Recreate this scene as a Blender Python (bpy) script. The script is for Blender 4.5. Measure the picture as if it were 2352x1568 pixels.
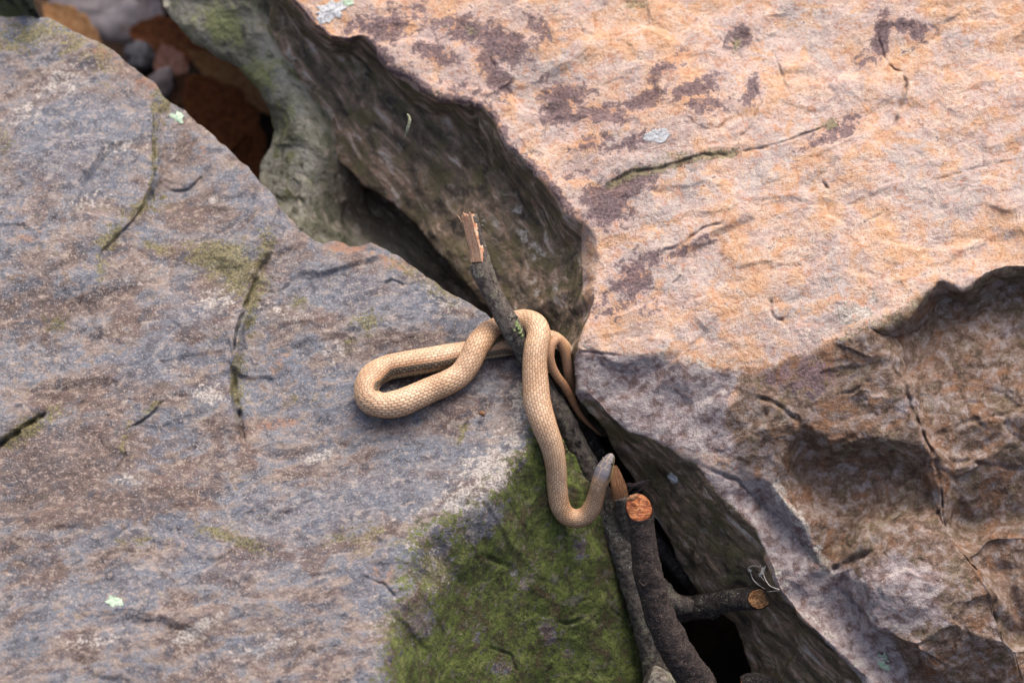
import bpy, math, random
import numpy as np
from mathutils import Vector, Matrix, noise as mnoise
from mathutils.geometry import delaunay_2d_cdt

# ------------------------------------------------------------------ frame
# The place is laid out on a survey grid of 2352 x 1568 units across the view (1 unit = 0.317 mm) with a height above the
# focus plane; pt() turns survey coordinates into world metres.
K = 0.745 / 2352.0
CX, CY = 1176.0, 784.0
D0 = 2.6
PITCH = math.radians(50)
RV = np.array([1.0, 0.0, 0.0])
UV = np.array([0.0, math.sin(PITCH), math.cos(PITCH)])
WV = np.array([0.0, -math.cos(PITCH), math.sin(PITCH)])
ORG = np.array([0.0, 0.0, 0.60])

def pt(x, y, d):
    x = np.asarray(x, float); y = np.asarray(y, float); d = np.asarray(d, float)
    s = (D0 - d * K) / D0
    u = (x - CX) * K * s; v = -(y - CY) * K * s; w = d * K
    return ORG + u[..., None] * RV + v[..., None] * UV + w[..., None] * WV

scene = bpy.context.scene
col = scene.collection
for o in list(bpy.data.objects):
    bpy.data.objects.remove(o)

# ------------------------------------------------------------------ camera
cam_d = bpy.data.cameras.new('camera')
cam = bpy.data.objects.new('camera', cam_d)
col.objects.link(cam)
cam.location = Vector(ORG + WV * D0)
cam.rotation_euler = (math.pi / 2 - PITCH, 0, 0)
cam_d.sensor_width = 36
cam_d.lens = 36 * D0 / 0.745
cam_d.clip_start = 0.05
cam_d.clip_end = 500
cam_d.dof.use_dof = True
cam_d.dof.focus_distance = D0 - 0.004
cam_d.dof.aperture_fstop = 3.9
scene.camera = cam

# ------------------------------------------------------------------ sky, sun, exposure
SUN_EL = math.radians(62)
SUN_AZ = math.radians(25)      # from the far side, a little to the right
world = bpy.data.worlds.new('World')
scene.world = world
world.use_nodes = True
wn = world.node_tree
bg = wn.nodes['Background']
sky = wn.nodes.new('ShaderNodeTexSky')
sky.sky_type = 'NISHITA'
sky.sun_disc = False
sky.sun_elevation = SUN_EL
sky.sun_rotation = SUN_AZ
sky.air_density = 0.7
sky.dust_density = 7.0
sky.ozone_density = 0.3
wn.links.new(sky.outputs[0], bg.inputs[0])
bg.inputs[1].default_value = 0.145
sl = bpy.data.lights.new('sun', 'SUN')
sl.energy = 1.1
sl.angle = math.radians(40)
sl.color = (1.0, 0.95, 0.88)
so = bpy.data.objects.new('sun', sl)
col.objects.link(so)
sdir = Vector((math.sin(SUN_AZ) * math.cos(SUN_EL), math.cos(SUN_AZ) * math.cos(SUN_EL), math.sin(SUN_EL)))
so.rotation_euler = sdir.to_track_quat('Z', 'Y').to_euler()
scene.view_settings.view_transform = 'Standard'
scene.view_settings.look = 'None'
scene.view_settings.gamma = 1
scene.view_settings.use_curve_mapping = False
scene.view_settings.exposure = 1.2
scene.cycles.max_bounces = 6

# ------------------------------------------------------------------ helpers
def lin(r, g, b, k=1.0):
    def f(c):
        c /= 255.0
        return (c / 12.92 if c <= 0.04045 else ((c + 0.055) / 1.055) ** 2.4) * k
    return (f(r), f(g), f(b), 1.0)

_rng = np.random.RandomState(7)
_perm = np.tile(_rng.permutation(256), 2).astype(np.int32)
_g = _rng.normal(size=(256, 3)); _g /= np.linalg.norm(_g, axis=1)[:, None]
_g = _g.astype(np.float32)

def perlin(x, y, z, seed=0):
    x = np.asarray(x, np.float32) + np.float32(seed * 17.31); y = np.asarray(y, np.float32) + np.float32(seed * 5.77)
    z = np.asarray(z, np.float32) + np.float32(seed * 3.13)
    xi = np.floor(x); yi = np.floor(y); zi = np.floor(z)
    xf = x - xi; yf = y - yi; zf = z - zi
    xi = xi.astype(np.int32) & 255; yi = yi.astype(np.int32) & 255; zi = zi.astype(np.int32) & 255
    def fade(t): return t * t * t * (t * (t * 6 - 15) + 10)
    u = fade(xf); v = fade(yf); w = fade(zf)
    def gr(a, b, c):
        h = _perm[_perm[_perm[(xi + a) & 255] + ((yi + b) & 255)] + ((zi + c) & 255)]
        gg = _g[h]
        return gg[..., 0] * (xf - a) + gg[..., 1] * (yf - b) + gg[..., 2] * (zf - c)
    def L(a, b, t): return a + t * (b - a)
    return L(L(L(gr(0, 0, 0), gr(1, 0, 0), u), L(gr(0, 1, 0), gr(1, 1, 0), u), v),
             L(L(gr(0, 0, 1), gr(1, 0, 1), u), L(gr(0, 1, 1), gr(1, 1, 1), u), v), w) * 1.6

def facets(x, y, w, seed, soft=0.14):
    """chipped rock: jittered cells, each a small tilted plane"""
    x = np.asarray(x, np.float32) / w; y = np.asarray(y, np.float32) / w
    x = x + 0.35 * perlin(x * 1.7, y * 1.7, 0 * x, seed + 3); y = y + 0.35 * perlin(x * 1.7, y * 1.7, 0 * x, seed + 4)
    xi = np.floor(x).astype(np.int32); yi = np.floor(y).astype(np.int32)
    d1 = np.full(x.shape, 9, np.float32); d2 = d1.copy(); v1 = np.zeros_like(d1); v2 = np.zeros_like(d1)
    rt = np.random.RandomState(seed).rand(256, 5).astype(np.float32)
    for a in (-1, 0, 1):
        for b in (-1, 0, 1):
            h = _perm[_perm[(xi + a) & 255] + ((yi + b + seed) & 255)]
            r = rt[h]
            dx = x - (xi + a + r[..., 0]); dy = y - (yi + b + r[..., 1])
            d = np.sqrt(dx * dx + dy * dy)
            v = dx * (r[..., 2] - 0.5) * 1.8 + dy * (r[..., 3] - 0.5) * 1.8 + (r[..., 4] - 0.5) * 0.7
            k = d < d1
            k2 = (~k) & (d < d2)
            d2 = np.where(k, d1, np.where(k2, d, d2)); v2 = np.where(k, v1, np.where(k2, v, v2))
            d1 = np.where(k, d, d1); v1 = np.where(k, v, v1)
    t = smooth(0, soft, d2 - d1) * 0.5 + 0.5
    return v1 * t + v2 * (1 - t)

def smooth(a, b, x):
    t = np.clip((x - a) / (b - a), 0, 1)
    return t * t * (3 - 2 * t)

def axis(lo, hi, f0, f1, st):
    a = list(np.arange(f0, f1 + st, st))
    s = st; x = f0; left = []
    while x > lo:
        s *= 1.14; x -= s; left.append(x)
    s = st; x = a[-1]; right = []
    while x < hi:
        s *= 1.14; x += s; right.append(x)
    return np.array(left[::-1] + a + right)

GX = axis(-620, 2980, -40, 2392, 2.7)
GY = axis(-480, 2060, -40, 1608, 2.7)

def densify(poly, step, closed=True):
    out = []
    n = len(poly)
    for i in range(n if closed else n - 1):
        a = np.array(poly[i], float); b = np.array(poly[(i + 1) % n], float)
        m = max(1, int(np.linalg.norm((b - a)[:2]) / step))
        for j in range(m):
            out.append(a + (b - a) * j / m)
    if not closed: out.append(np.array(poly[-1], float))
    return np.array(out)

def rough_poly(poly, seed, amp=1.0):
    p = densify(poly, 5.0)
    x, y = p[:, 0], p[:, 1]
    z = np.zeros(len(p))
    n1 = sum(a * perlin(x / w, y / w, z, seed + i) for i, (w, a) in enumerate([(60, 6), (25, 3.0), (11, 1.4)]))
    n2 = sum(a * perlin(x / w, y / w, z, seed + 9 + i) for i, (w, a) in enumerate([(60, 6), (25, 3.0), (11, 1.4)]))
    return np.stack([x + amp * n1, y + amp * n2], 1)

def inside_mask(poly, X, Y):
    m = np.zeros((len(Y), len(X)), bool)
    a = poly; b = np.roll(poly, -1, 0)
    for j, yy in enumerate(Y):
        c = (a[:, 1] <= yy) != (b[:, 1] <= yy)
        if not c.any(): continue
        xs = np.sort(a[c, 0] + (yy - a[c, 1]) / (b[c, 1] - a[c, 1]) * (b[c, 0] - a[c, 0]))
        m[j] = (np.searchsorted(xs, X) % 2) == 1
    return m

def edge_dist(poly, X, Y, R, closed=True):
    D = np.full((len(Y), len(X)), R, float); PX = np.zeros_like(D); PY = np.zeros_like(D); T = np.zeros_like(D)
    n = len(poly)
    for i in range(n if closed else n - 1):
        a = poly[i]; b = poly[(i + 1) % n]
        i0 = np.searchsorted(X, min(a[0], b[0]) - R); i1 = np.searchsorted(X, max(a[0], b[0]) + R)
        j0 = np.searchsorted(Y, min(a[1], b[1]) - R); j1 = np.searchsorted(Y, max(a[1], b[1]) + R)
        if i0 >= i1 or j0 >= j1: continue
        xx = X[None, i0:i1]; yy = Y[j0:j1, None]
        dx, dy = b[0] - a[0], b[1] - a[1]
        t = np.clip(((xx - a[0]) * dx + (yy - a[1]) * dy) / (dx * dx + dy * dy + 1e-9), 0, 1)
        qx = a[0] + t * dx; qy = a[1] + t * dy
        dd = np.hypot(xx - qx, yy - qy)
        s = D[j0:j1, i0:i1]; k = dd < s
        s[k] = dd[k]; PX[j0:j1, i0:i1][k] = (qx + 0 * dd)[k]; PY[j0:j1, i0:i1][k] = (qy + 0 * dd)[k]
        T[j0:j1, i0:i1][k] = (i + t + 0 * dd)[k]
    return D, PX, PY, T / max(n, 1)

def cdt_height(lines, X, Y):
    pts = []; ds = []; edges = []; key = {}
    def vid(p):
        k = (round(p[0]), round(p[1]))
        if k not in key:
            key[k] = len(pts); pts.append(Vector((p[0], p[1]))); ds.append(p[2])
        return key[k]
    for l in lines:
        ids = [vid(p) for p in l]
        edges += [(a, b) for a, b in zip(ids, ids[1:]) if a != b]
    vs, es, fs, ov, oe, of = delaunay_2d_cdt(pts, edges, [], 0, 1e-5)
    vd = []
    for i, v in enumerate(vs):
        if ov[i]: vd.append(ds[ov[i][0]])
        else:
            print('crossing control edge near', v)
            k = min(range(len(pts)), key=lambda q: (pts[q] - v).length); vd.append(ds[k])
    H = np.zeros((len(Y), len(X)))
    for f in fs:
        (ax, ay), (bx, by), (cx, cy) = [vs[q] for q in f]
        da, db, dc = [vd[q] for q in f]
        i0 = np.searchsorted(X, min(ax, bx, cx)); i1 = np.searchsorted(X, max(ax, bx, cx), 'right')
        j0 = np.searchsorted(Y, min(ay, by, cy)); j1 = np.searchsorted(Y, max(ay, by, cy), 'right')
        if i0 >= i1 or j0 >= j1: continue
        xx = X[None, i0:i1]; yy = Y[j0:j1, None]
        det = (by - cy) * (ax - cx) + (cx - bx) * (ay - cy)
        if abs(det) < 1e-9: continue
        l1 = ((by - cy) * (xx - cx) + (cx - bx) * (yy - cy)) / det
        l2 = ((cy - ay) * (xx - cx) + (ax - cx) * (yy - cy)) / det
        l3 = 1 - l1 - l2
        k = (l1 >= -1e-6) & (l2 >= -1e-6) & (l3 >= -1e-6)
        H[j0:j1, i0:i1][k] = (l1 * da + l2 * db + l3 * dc)[k]
    return H

def blur(H, s):
    r = int(3 * s) + 1
    k = np.exp(-0.5 * (np.arange(-r, r + 1) / s) ** 2); k /= k.sum()
    P = np.pad(H, ((r, r), (0, 0)), 'edge'); o = np.zeros_like(H)
    for i, w in enumerate(k): o += w * P[i:i + H.shape[0]]
    P = np.pad(o, ((0, 0), (r, r)), 'edge'); o2 = np.zeros_like(H)
    for i, w in enumerate(k): o2 += w * P[:, i:i + H.shape[1]]
    return o2

def blobs(lst, X, Y):
    M = np.zeros((len(Y), len(X)))
    for (x, y, rx, ry, ang, s) in lst:
        R = max(rx, ry) * 2.0
        i0, i1 = np.searchsorted(X, [x - R, x + R]); j0, j1 = np.searchsorted(Y, [y - R, y + R])
        if i0 >= i1 or j0 >= j1: continue
        a = math.radians(ang); c, n = math.cos(a), math.sin(a)
        dx = X[None, i0:i1] - x; dy = Y[j0:j1, None] - y
        q = np.hypot((dx * c + dy * n) / rx, (-dx * n + dy * c) / ry)
        v = s * np.clip(1.25 - 0.62 * q, 0, 1)
        M[j0:j1, i0:i1] = np.maximum(M[j0:j1, i0:i1], v)
    return M

def bands(lst, X, Y):
    M = np.zeros((len(Y), len(X)))
    for pts_, w, s in lst:
        D, _, _, _ = edge_dist(np.array(pts_, float), X, Y, w * 2, False)
        M = np.maximum(M, s * np.clip(1.25 - 0.62 * D / w, 0, 1) * (D < w * 2))
    return M

def mesh_obj(name, V, F, mat=None, parent=None, sm=True, attrs=None, base=None):
    """V (n,3) world array, F list/array of quads or polygons. base: world origin for the object."""
    V = np.asarray(V, float)
    b = np.array(base if base is not None else V.mean(0))
    me = bpy.data.meshes.new(name)
    if isinstance(F, np.ndarray):
        n = F.shape[1]
        me.vertices.add(len(V)); me.loops.add(F.size); me.polygons.add(len(F))
        me.vertices.foreach_set('co', (V - b).astype(np.float32).ravel())
        me.loops.foreach_set('vertex_index', F.astype(np.int32).ravel())
        me.polygons.foreach_set('loop_start', (np.arange(len(F)) * n).astype(np.int32))
        me.polygons.foreach_set('loop_total', np.full(len(F), n, np.int32))
        me.update(calc_edges=True)
    else:
        me.from_pydata((V - b).tolist(), [], [tuple(int(q) for q in f) for f in F])
    me.polygons.foreach_set('use_smooth', np.full(len(me.polygons), sm))
    for an, arr in (attrs or {}).items():
        arr = np.asarray(arr, np.float32)
        if arr.shape[1] == 3 and an == 'fol':
            at = me.attributes.new(an, 'FLOAT_VECTOR', 'POINT'); at.data.foreach_set('vector', arr.ravel())
        else:
            if arr.shape[1] == 3: arr = np.hstack([arr, np.ones((len(arr), 1), np.float32)])
            at = me.attributes.new(an, 'FLOAT_COLOR', 'POINT'); at.data.foreach_set('color', arr.ravel())
    o = bpy.data.objects.new(name, me)
    if mat: me.materials.append(mat)
    col.objects.link(o)
    o.location = b
    if parent is not None:
        o.parent = parent
        o.location = Vector(b) - (parent.location if parent.parent is None else parent.location + parent.parent.location)
    return o

def tag(o, label, cat, group=None, kind=None):
    o['label'] = label; o['category'] = cat
    if group: o['group'] = group
    if kind: o['kind'] = kind
    return o

def empty(name, loc):
    o = bpy.data.objects.new(name, None); col.objects.link(o); o.location = Vector(loc); o.empty_display_size = 0.02
    return o

# ------------------------------------------------------------------ material nodes
class NT:
    def __init__(s, name, rough=0.6, spec=0.4):
        s.m = bpy.data.materials.new(name); s.m.use_nodes = True
        s.t = s.m.node_tree; s.b = s.t.nodes['Principled BSDF']
        s.b.inputs['Roughness'].default_value = rough
        s.b.inputs['Specular IOR Level'].default_value = spec
    def n(s, ty): return s.t.nodes.new(ty)
    def set(s, sock, v):
        if hasattr(v, 'is_linked') or isinstance(v, bpy.types.NodeSocket): s.t.links.new(v, sock)
        else: sock.default_value = v
    def attr(s, name):
        a = s.n('ShaderNodeAttribute'); a.attribute_name = name; return a
    def chan(s, name):
        x = s.n('ShaderNodeSeparateColor'); s.t.links.new(s.attr(name).outputs['Color'], x.inputs[0]); return x.outputs
    def obj(s): return s.n('ShaderNodeTexCoord').outputs['Object']
    def mapping(s, v, scale=(1, 1, 1), loc=(0, 0, 0), rot=(0, 0, 0)):
        m = s.n('ShaderNodeMapping'); s.set(m.inputs[0], v); m.inputs['Scale'].default_value = scale
        m.inputs['Location'].default_value = loc; m.inputs['Rotation'].default_value = rot
        return m.outputs[0]
    def noise(s, v, scale, det=4, rough=0.55, dist=0.0):
        n = s.n('ShaderNodeTexNoise'); s.set(n.inputs['Vector'], v); n.inputs['Scale'].default_value = scale
        n.inputs['Detail'].default_value = det; n.inputs['Roughness'].default_value = rough
        n.inputs['Distortion'].default_value = dist
        return n.outputs['Fac']
    def voro(s, v, scale, feat='F1'):
        n = s.n('ShaderNodeTexVoronoi'); n.feature = feat; s.set(n.inputs['Vector'], v); n.inputs['Scale'].default_value = scale
        return n.outputs[0]
    def math(s, op, a, b=0.0, cl=False):
        n = s.n('ShaderNodeMath'); n.operation = op; n.use_clamp = cl
        s.set(n.inputs[0], a); s.set(n.inputs[1], b); return n.outputs[0]
    def ss(s, x, a, b):
        n = s.n('ShaderNodeMapRange'); n.interpolation_type = 'SMOOTHSTEP'
        s.set(n.inputs[0], x); n.inputs[1].default_value = a; n.inputs[2].default_value = b
        return n.outputs[0]
    def mix(s, f, a, b, mode='MIX'):
        n = s.n('ShaderNodeMix'); n.data_type = 'RGBA'; n.blend_type = mode
        s.set(n.inputs[0], f); s.set(n.inputs[6], a); s.set(n.inputs[7], b); return n.outputs[2]
    def ramp(s, f, stops):
        r = s.n('ShaderNodeValToRGB'); s.set(r.inputs[0], f); e = r.color_ramp.elements
        while len(e) < len(stops): e.new(0.5)
        for q, (p, c) in zip(e, stops): q.position = p; q.color = c
        return r.outputs[0]
    def mask(s, m, nz, amt=0.9, a=0.45, b=0.6):
        """placed mask broken up by noise"""
        k = s.math('MULTIPLY', s.math('SUBTRACT', nz, 0.5), amt)
        return s.ss(s.math('ADD', m, k), a, b)
    def bump(s, h, dist, strength=1.0, prev=None):
        n = s.n('ShaderNodeBump'); n.inputs['Distance'].default_value = dist; n.inputs['Strength'].default_value = strength
        s.set(n.inputs['Height'], h)
        if prev is not None: s.t.links.new(prev, n.inputs['Normal'])
        return n.outputs[0]
    def out(s, colr, normal=None, rough=None):
        s.set(s.b.inputs['Base Color'], colr)
        if normal is not None: s.t.links.new(normal, s.b.inputs['Normal'])
        if rough is not None: s.set(s.b.inputs['Roughness'], rough)
        return s.m

AK = 0.62   # albedo of a surface against the value it shows in daylight

def C(r, g, b, k=None): return lin(r, g, b, AK if k is None else k)

def mat_grey_rock():
    t = NT('blue_grey_schist', 0.55, 0.45)
    f = t.attr('fol').outputs['Vector']
    a = t.chan('ma'); b = t.chan('mb')
    n0 = t.noise(t.mapping(f, (0.7, 1.0, 1.0), (9, 4, 2)), 0.75, 3, 0.6, 0.8)
    n1 = t.noise(t.mapping(f, (0.48, 1.0, 1.0)), 1.6, 4, 0.6, 0.6)
    n2 = t.noise(t.mapping(f, (0.66, 1.0, 1.0), (3.1, 1.7, 0)), 3.6, 4, 0.65, 0.4)
    n3 = t.noise(t.mapping(f, (0.8, 1, 1), (7, 2, 1)), 7.0, 4, 0.62)
    n4 = t.noise(f, 19.0, 4, 0.72)
    c = t.ramp(n1, [(0.36, C(98, 80, 76)), (0.43, C(140, 120, 114)), (0.50, C(160, 148, 146)), (0.56, C(146, 150, 162)), (0.64, C(114, 116, 128))])
    c = t.mix(t.math('MULTIPLY', t.ss(n0, 0.52, 0.62), 0.75), c, C(124, 134, 154))
    c = t.mix(t.math('MULTIPLY', t.ss(n0, 0.47, 0.38), 0.75), c, C(118, 90, 80))
    c = t.mix(t.math('MULTIPLY', t.ss(n2, 0.52, 0.62), 0.8), c, C(176, 158, 148))
    c = t.mix(t.math('MULTIPLY', t.ss(n2, 0.46, 0.37), 0.8), c, C(82, 84, 98))
    mar = t.mask(b[0], n2, 1.4, 0.36, 0.62)
    c = t.mix(t.math('MULTIPLY', mar, 0.75), c, t.mix(t.ss(n3, 0.4, 0.6), C(92, 72, 66), C(136, 110, 100)))
    blu = t.mask(b[1], n2, 1.4, 0.36, 0.64)
    c = t.mix(t.math('MULTIPLY', blu, 0.7), c, t.mix(t.ss(n3, 0.4, 0.6), C(106, 116, 138), C(150, 156, 170)))
    c = t.mix(t.math('MULTIPLY', t.ss(n3, 0.56, 0.64), 0.55), c, C(208, 192, 180))
    c = t.mix(t.math('MULTIPLY', t.ss(n3, 0.43, 0.36), 0.4), c, C(86, 76, 76))
    c = t.mix(t.math('MULTIPLY', t.ss(n4, 0.57, 0.63), 0.72), c, C(224, 212, 204))
    c = t.mix(t.math('MULTIPLY', t.ss(n4, 0.43, 0.36), 0.55), c, C(58, 52, 54))
    och = t.mask(b[2], n3, 1.4, 0.42, 0.75)
    c = t.mix(t.math('MULTIPLY', och, 0.75), c, C(186, 136, 106))
    pale = t.mask(a[2], n3, 2.2, 0.42, 0.68)
    c = t.mix(t.math('MULTIPLY', pale, 0.8), c, t.mix(t.ss(n4, 0.40, 0.58), C(150, 142, 134), C(236, 230, 226)))
    nm = t.noise(t.mapping(f, (1, 1, 1), (1, 5, 8)), 11.0, 4, 0.75)
    ol = t.mask(a[0], t.math('ADD', t.math('MULTIPLY', nm, 0.55), t.math('MULTIPLY', n2, 0.45)), 4.2, 0.38, 0.66)
    olc = t.mix(t.ss(n4, 0.38, 0.60), C(70, 66, 26), C(158, 150, 88))
    c = t.mix(t.math('MULTIPLY', ol, 0.8), c, olc)
    g = t.mask(a[1], t.math('ADD', t.math('MULTIPLY', nm, 0.45), t.math('MULTIPLY', n2, 0.55)), 2.6, 0.42, 0.58)
    ng = t.noise(f, 2.0, 4, 0.65, 0.6)
    gc = t.ramp(ng, [(0.36, C(100, 84, 54)), (0.44, C(92, 98, 44)), (0.53, C(104, 122, 44)), (0.60, C(126, 140, 60)), (0.68, C(160, 166, 100))])
    gc = t.mix(t.math('MULTIPLY', t.ss(nm, 0.53, 0.64), 0.5), gc, C(156, 164, 92))
    gc = t.mix(t.math('MULTIPLY', t.ss(nm, 0.47, 0.37), 0.85), gc, C(48, 52, 24))
    gc = t.mix(t.math('MULTIPLY', t.ss(n3, 0.44, 0.36), 0.7), gc, C(66, 54, 40))
    gc = t.mix(t.math('MULTIPLY', t.ss(n2, 0.57, 0.63), 0.7), gc, t.mix(t.ss(n3, .42, .58), C(92, 88, 84), C(150, 142, 132)))
    c = t.mix(g, c, gc)
    h = t.noise(f, 16.0, 4, 0.75)
    nr = t.bump(h, 0.0020, 0.8)
    ro = t.math('ADD', t.math('MULTIPLY', g, 0.30), t.math('ADD', 0.36, t.math('MULTIPLY', n3, 0.3)))
    c = t.mix(1.0, c, (0.72, 0.70, 0.67, 1), 'MULTIPLY')
    return t.out(c, nr, ro)

def mat_peach_rock():
    t = NT('peach_quartzite', 0.6, 0.4)
    f = t.attr('fol').outputs['Vector']
    a = t.chan('ma'); b = t.chan('mb')
    ff = t.attr('fol2').outputs['Color']
    n1 = t.noise(f, 0.6, 4, 0.6, 0.7)
    n2 = t.noise(t.mapping(f, (1, 1, 1), (3, 8, 1)), 1.7, 4, 0.65, 0.5)
    n3 = t.noise(t.mapping(f, (1, 1, 1), (6, 1, 3)), 4.2, 4, 0.62, 0.4)
    n4 = t.noise(f, 13.0, 4, 0.70)
    c = t.ramp(n1, [(0.38, C(232, 190, 154)), (0.46, C(236, 206, 184)), (0.54, C(226, 202, 192)), (0.62, C(214, 202, 196))])
    c = t.mix(t.math('MULTIPLY', t.ss(n2, 0.50, 0.62), 0.75), c, C(238, 188, 140))
    c = t.mix(t.math('MULTIPLY', t.ss(n2, 0.46, 0.37), 0.7), c, C(196, 178, 174))
    c = t.mix(t.math('MULTIPLY', t.ss(n3, 0.54, 0.66), 0.7), c, C(252, 234, 216))
    c = t.mix(t.math('MULTIPLY', t.ss(n3, 0.45, 0.35), 0.6), c, C(216, 152, 108))
    c = t.mix(t.math('MULTIPLY', t.ss(n4, 0.44, 0.37), 0.65), c, C(178, 124, 100))
    c = t.mix(t.math('MULTIPLY', t.ss(n4, 0.56, 0.65), 0.5), c, C(254, 244, 234))
    lil = t.mask(b[1], n2, 1.2, 0.36, 0.58)
    lc = t.ramp(n3, [(0.36, C(138, 114, 108)), (0.46, C(174, 158, 158)), (0.55, C(198, 188, 190)), (0.66, C(222, 214, 208))])
    lc = t.mix(t.math('MULTIPLY', t.ss(n4, 0.44, 0.36), 0.45), lc, C(112, 98, 98))
    lc = t.mix(t.math('MULTIPLY', t.ss(n4, 0.56, 0.66), 0.6), lc, C(232, 226, 220))
    br = t.mask(b[0], n2, 0.9, 0.38, 0.62)
    bc = t.ramp(n3, [(0.34, C(92, 72, 58)), (0.44, C(134, 108, 88)), (0.52, C(158, 134, 118)), (0.60, C(180, 166, 160)), (0.70, C(204, 194, 188))])
    bc = t.mix(t.math('MULTIPLY', t.ss(n2, 0.52, 0.62), 0.55), bc, C(164, 112, 68))
    bc = t.mix(t.math('MULTIPLY', t.ss(n2, 0.46, 0.38), 0.5), bc, C(120, 108, 76))
    bc = t.mix(t.math('MULTIPLY', t.ss(n4, 0.45, 0.36), 0.5), bc, C(76, 60, 50))
    bc = t.mix(t.math('MULTIPLY', t.ss(n4, 0.56, 0.66), 0.5), bc, C(214, 198, 184))
    c = t.mix(br, c, bc)
    c = t.mix(lil, c, lc)
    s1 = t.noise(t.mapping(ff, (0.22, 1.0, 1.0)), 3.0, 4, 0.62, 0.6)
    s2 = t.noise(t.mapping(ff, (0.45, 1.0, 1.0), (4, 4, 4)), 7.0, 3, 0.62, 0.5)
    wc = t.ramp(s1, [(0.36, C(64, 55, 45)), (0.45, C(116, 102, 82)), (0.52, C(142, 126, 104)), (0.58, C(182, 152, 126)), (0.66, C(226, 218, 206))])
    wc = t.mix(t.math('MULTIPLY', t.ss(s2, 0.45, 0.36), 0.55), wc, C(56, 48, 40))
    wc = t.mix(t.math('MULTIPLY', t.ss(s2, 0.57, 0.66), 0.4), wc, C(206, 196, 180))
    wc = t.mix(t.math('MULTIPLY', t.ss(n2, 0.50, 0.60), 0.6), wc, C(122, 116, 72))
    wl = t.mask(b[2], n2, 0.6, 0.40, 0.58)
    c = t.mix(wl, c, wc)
    st = t.mask(a[0], t.math('ADD', t.math('MULTIPLY', n3, 0.65), t.math('MULTIPLY', n4, 0.35)), 3.2, 0.34, 0.54)
    stc = t.mix(t.ss(n4, 0.38, 0.60), C(74, 52, 62), C(136, 110, 116))
    c = t.mix(t.math('MULTIPLY', st, 0.88), c, stc)
    pl = t.mask(a[2], n3, 1.8, 0.48, 0.7)
    c = t.mix(t.math('MULTIPLY', pl, 0.85), c, t.mix(t.ss(n4, 0.4, 0.6), C(160, 152, 140), C(238, 234, 226)))
    ol = t.mask(a[1], n4, 2.4, 0.46, 0.64)
    c = t.mix(t.math('MULTIPLY', ol, 0.85), c, t.mix(t.ss(n3, 0.40, 0.58), C(66, 64, 40), C(160, 152, 112)))
    h = t.noise(f, 14.0, 4, 0.75)
    nr = t.bump(h, 0.0028, 0.85)
    ro = t.math('ADD', 0.38, t.math('MULTIPLY', n3, 0.3))
    c = t.mix(1.0, c, (0.86, 0.82, 0.79, 1), 'MULTIPLY')
    return t.out(c, nr, ro)

def mat_back_rock():
    t = NT('grey_green_boulder', 0.7, 0.3)
    f = t.attr('fol').outputs['Vector']; b = t.chan('mb')
    n1 = t.noise(t.mapping(f, (0.6, 1, 1)), 1.2, 4, 0.6, 0.4)
    n2 = t.noise(t.mapping(f, (0.5, 1, 1), (2, 2, 2)), 4.0, 4, 0.7)
    c = t.ramp(n1, [(0.36, C(100, 102, 82)), (0.46, C(136, 134, 116)), (0.55, C(156, 154, 142)), (0.64, C(124, 128, 92))])
    dk = t.mask(b[0], n2, 1.0, 0.40, 0.7)  # darker brown in the hollow: shade of the gap put into the colour
    c = t.mix(t.math('MULTIPLY', dk, 0.8), c, C(104, 90, 74))
    c = t.mix(t.math('MULTIPLY', t.ss(n2, 0.53, 0.63), 0.6), c, C(182, 172, 158))
    c = t.mix(t.math('MULTIPLY', t.ss(n2, 0.46, 0.36), 0.7), c, C(70, 66, 52))
    gr = t.mask(b[1], n2, 1.6, 0.42, 0.7)
    c = t.mix(t.math('MULTIPLY', gr, 0.75), c, C(134, 140, 88))
    nr = t.bump(t.noise(f, 12.0, 3, 0.7), 0.003, 0.8)
    return t.out(c, nr)

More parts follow.
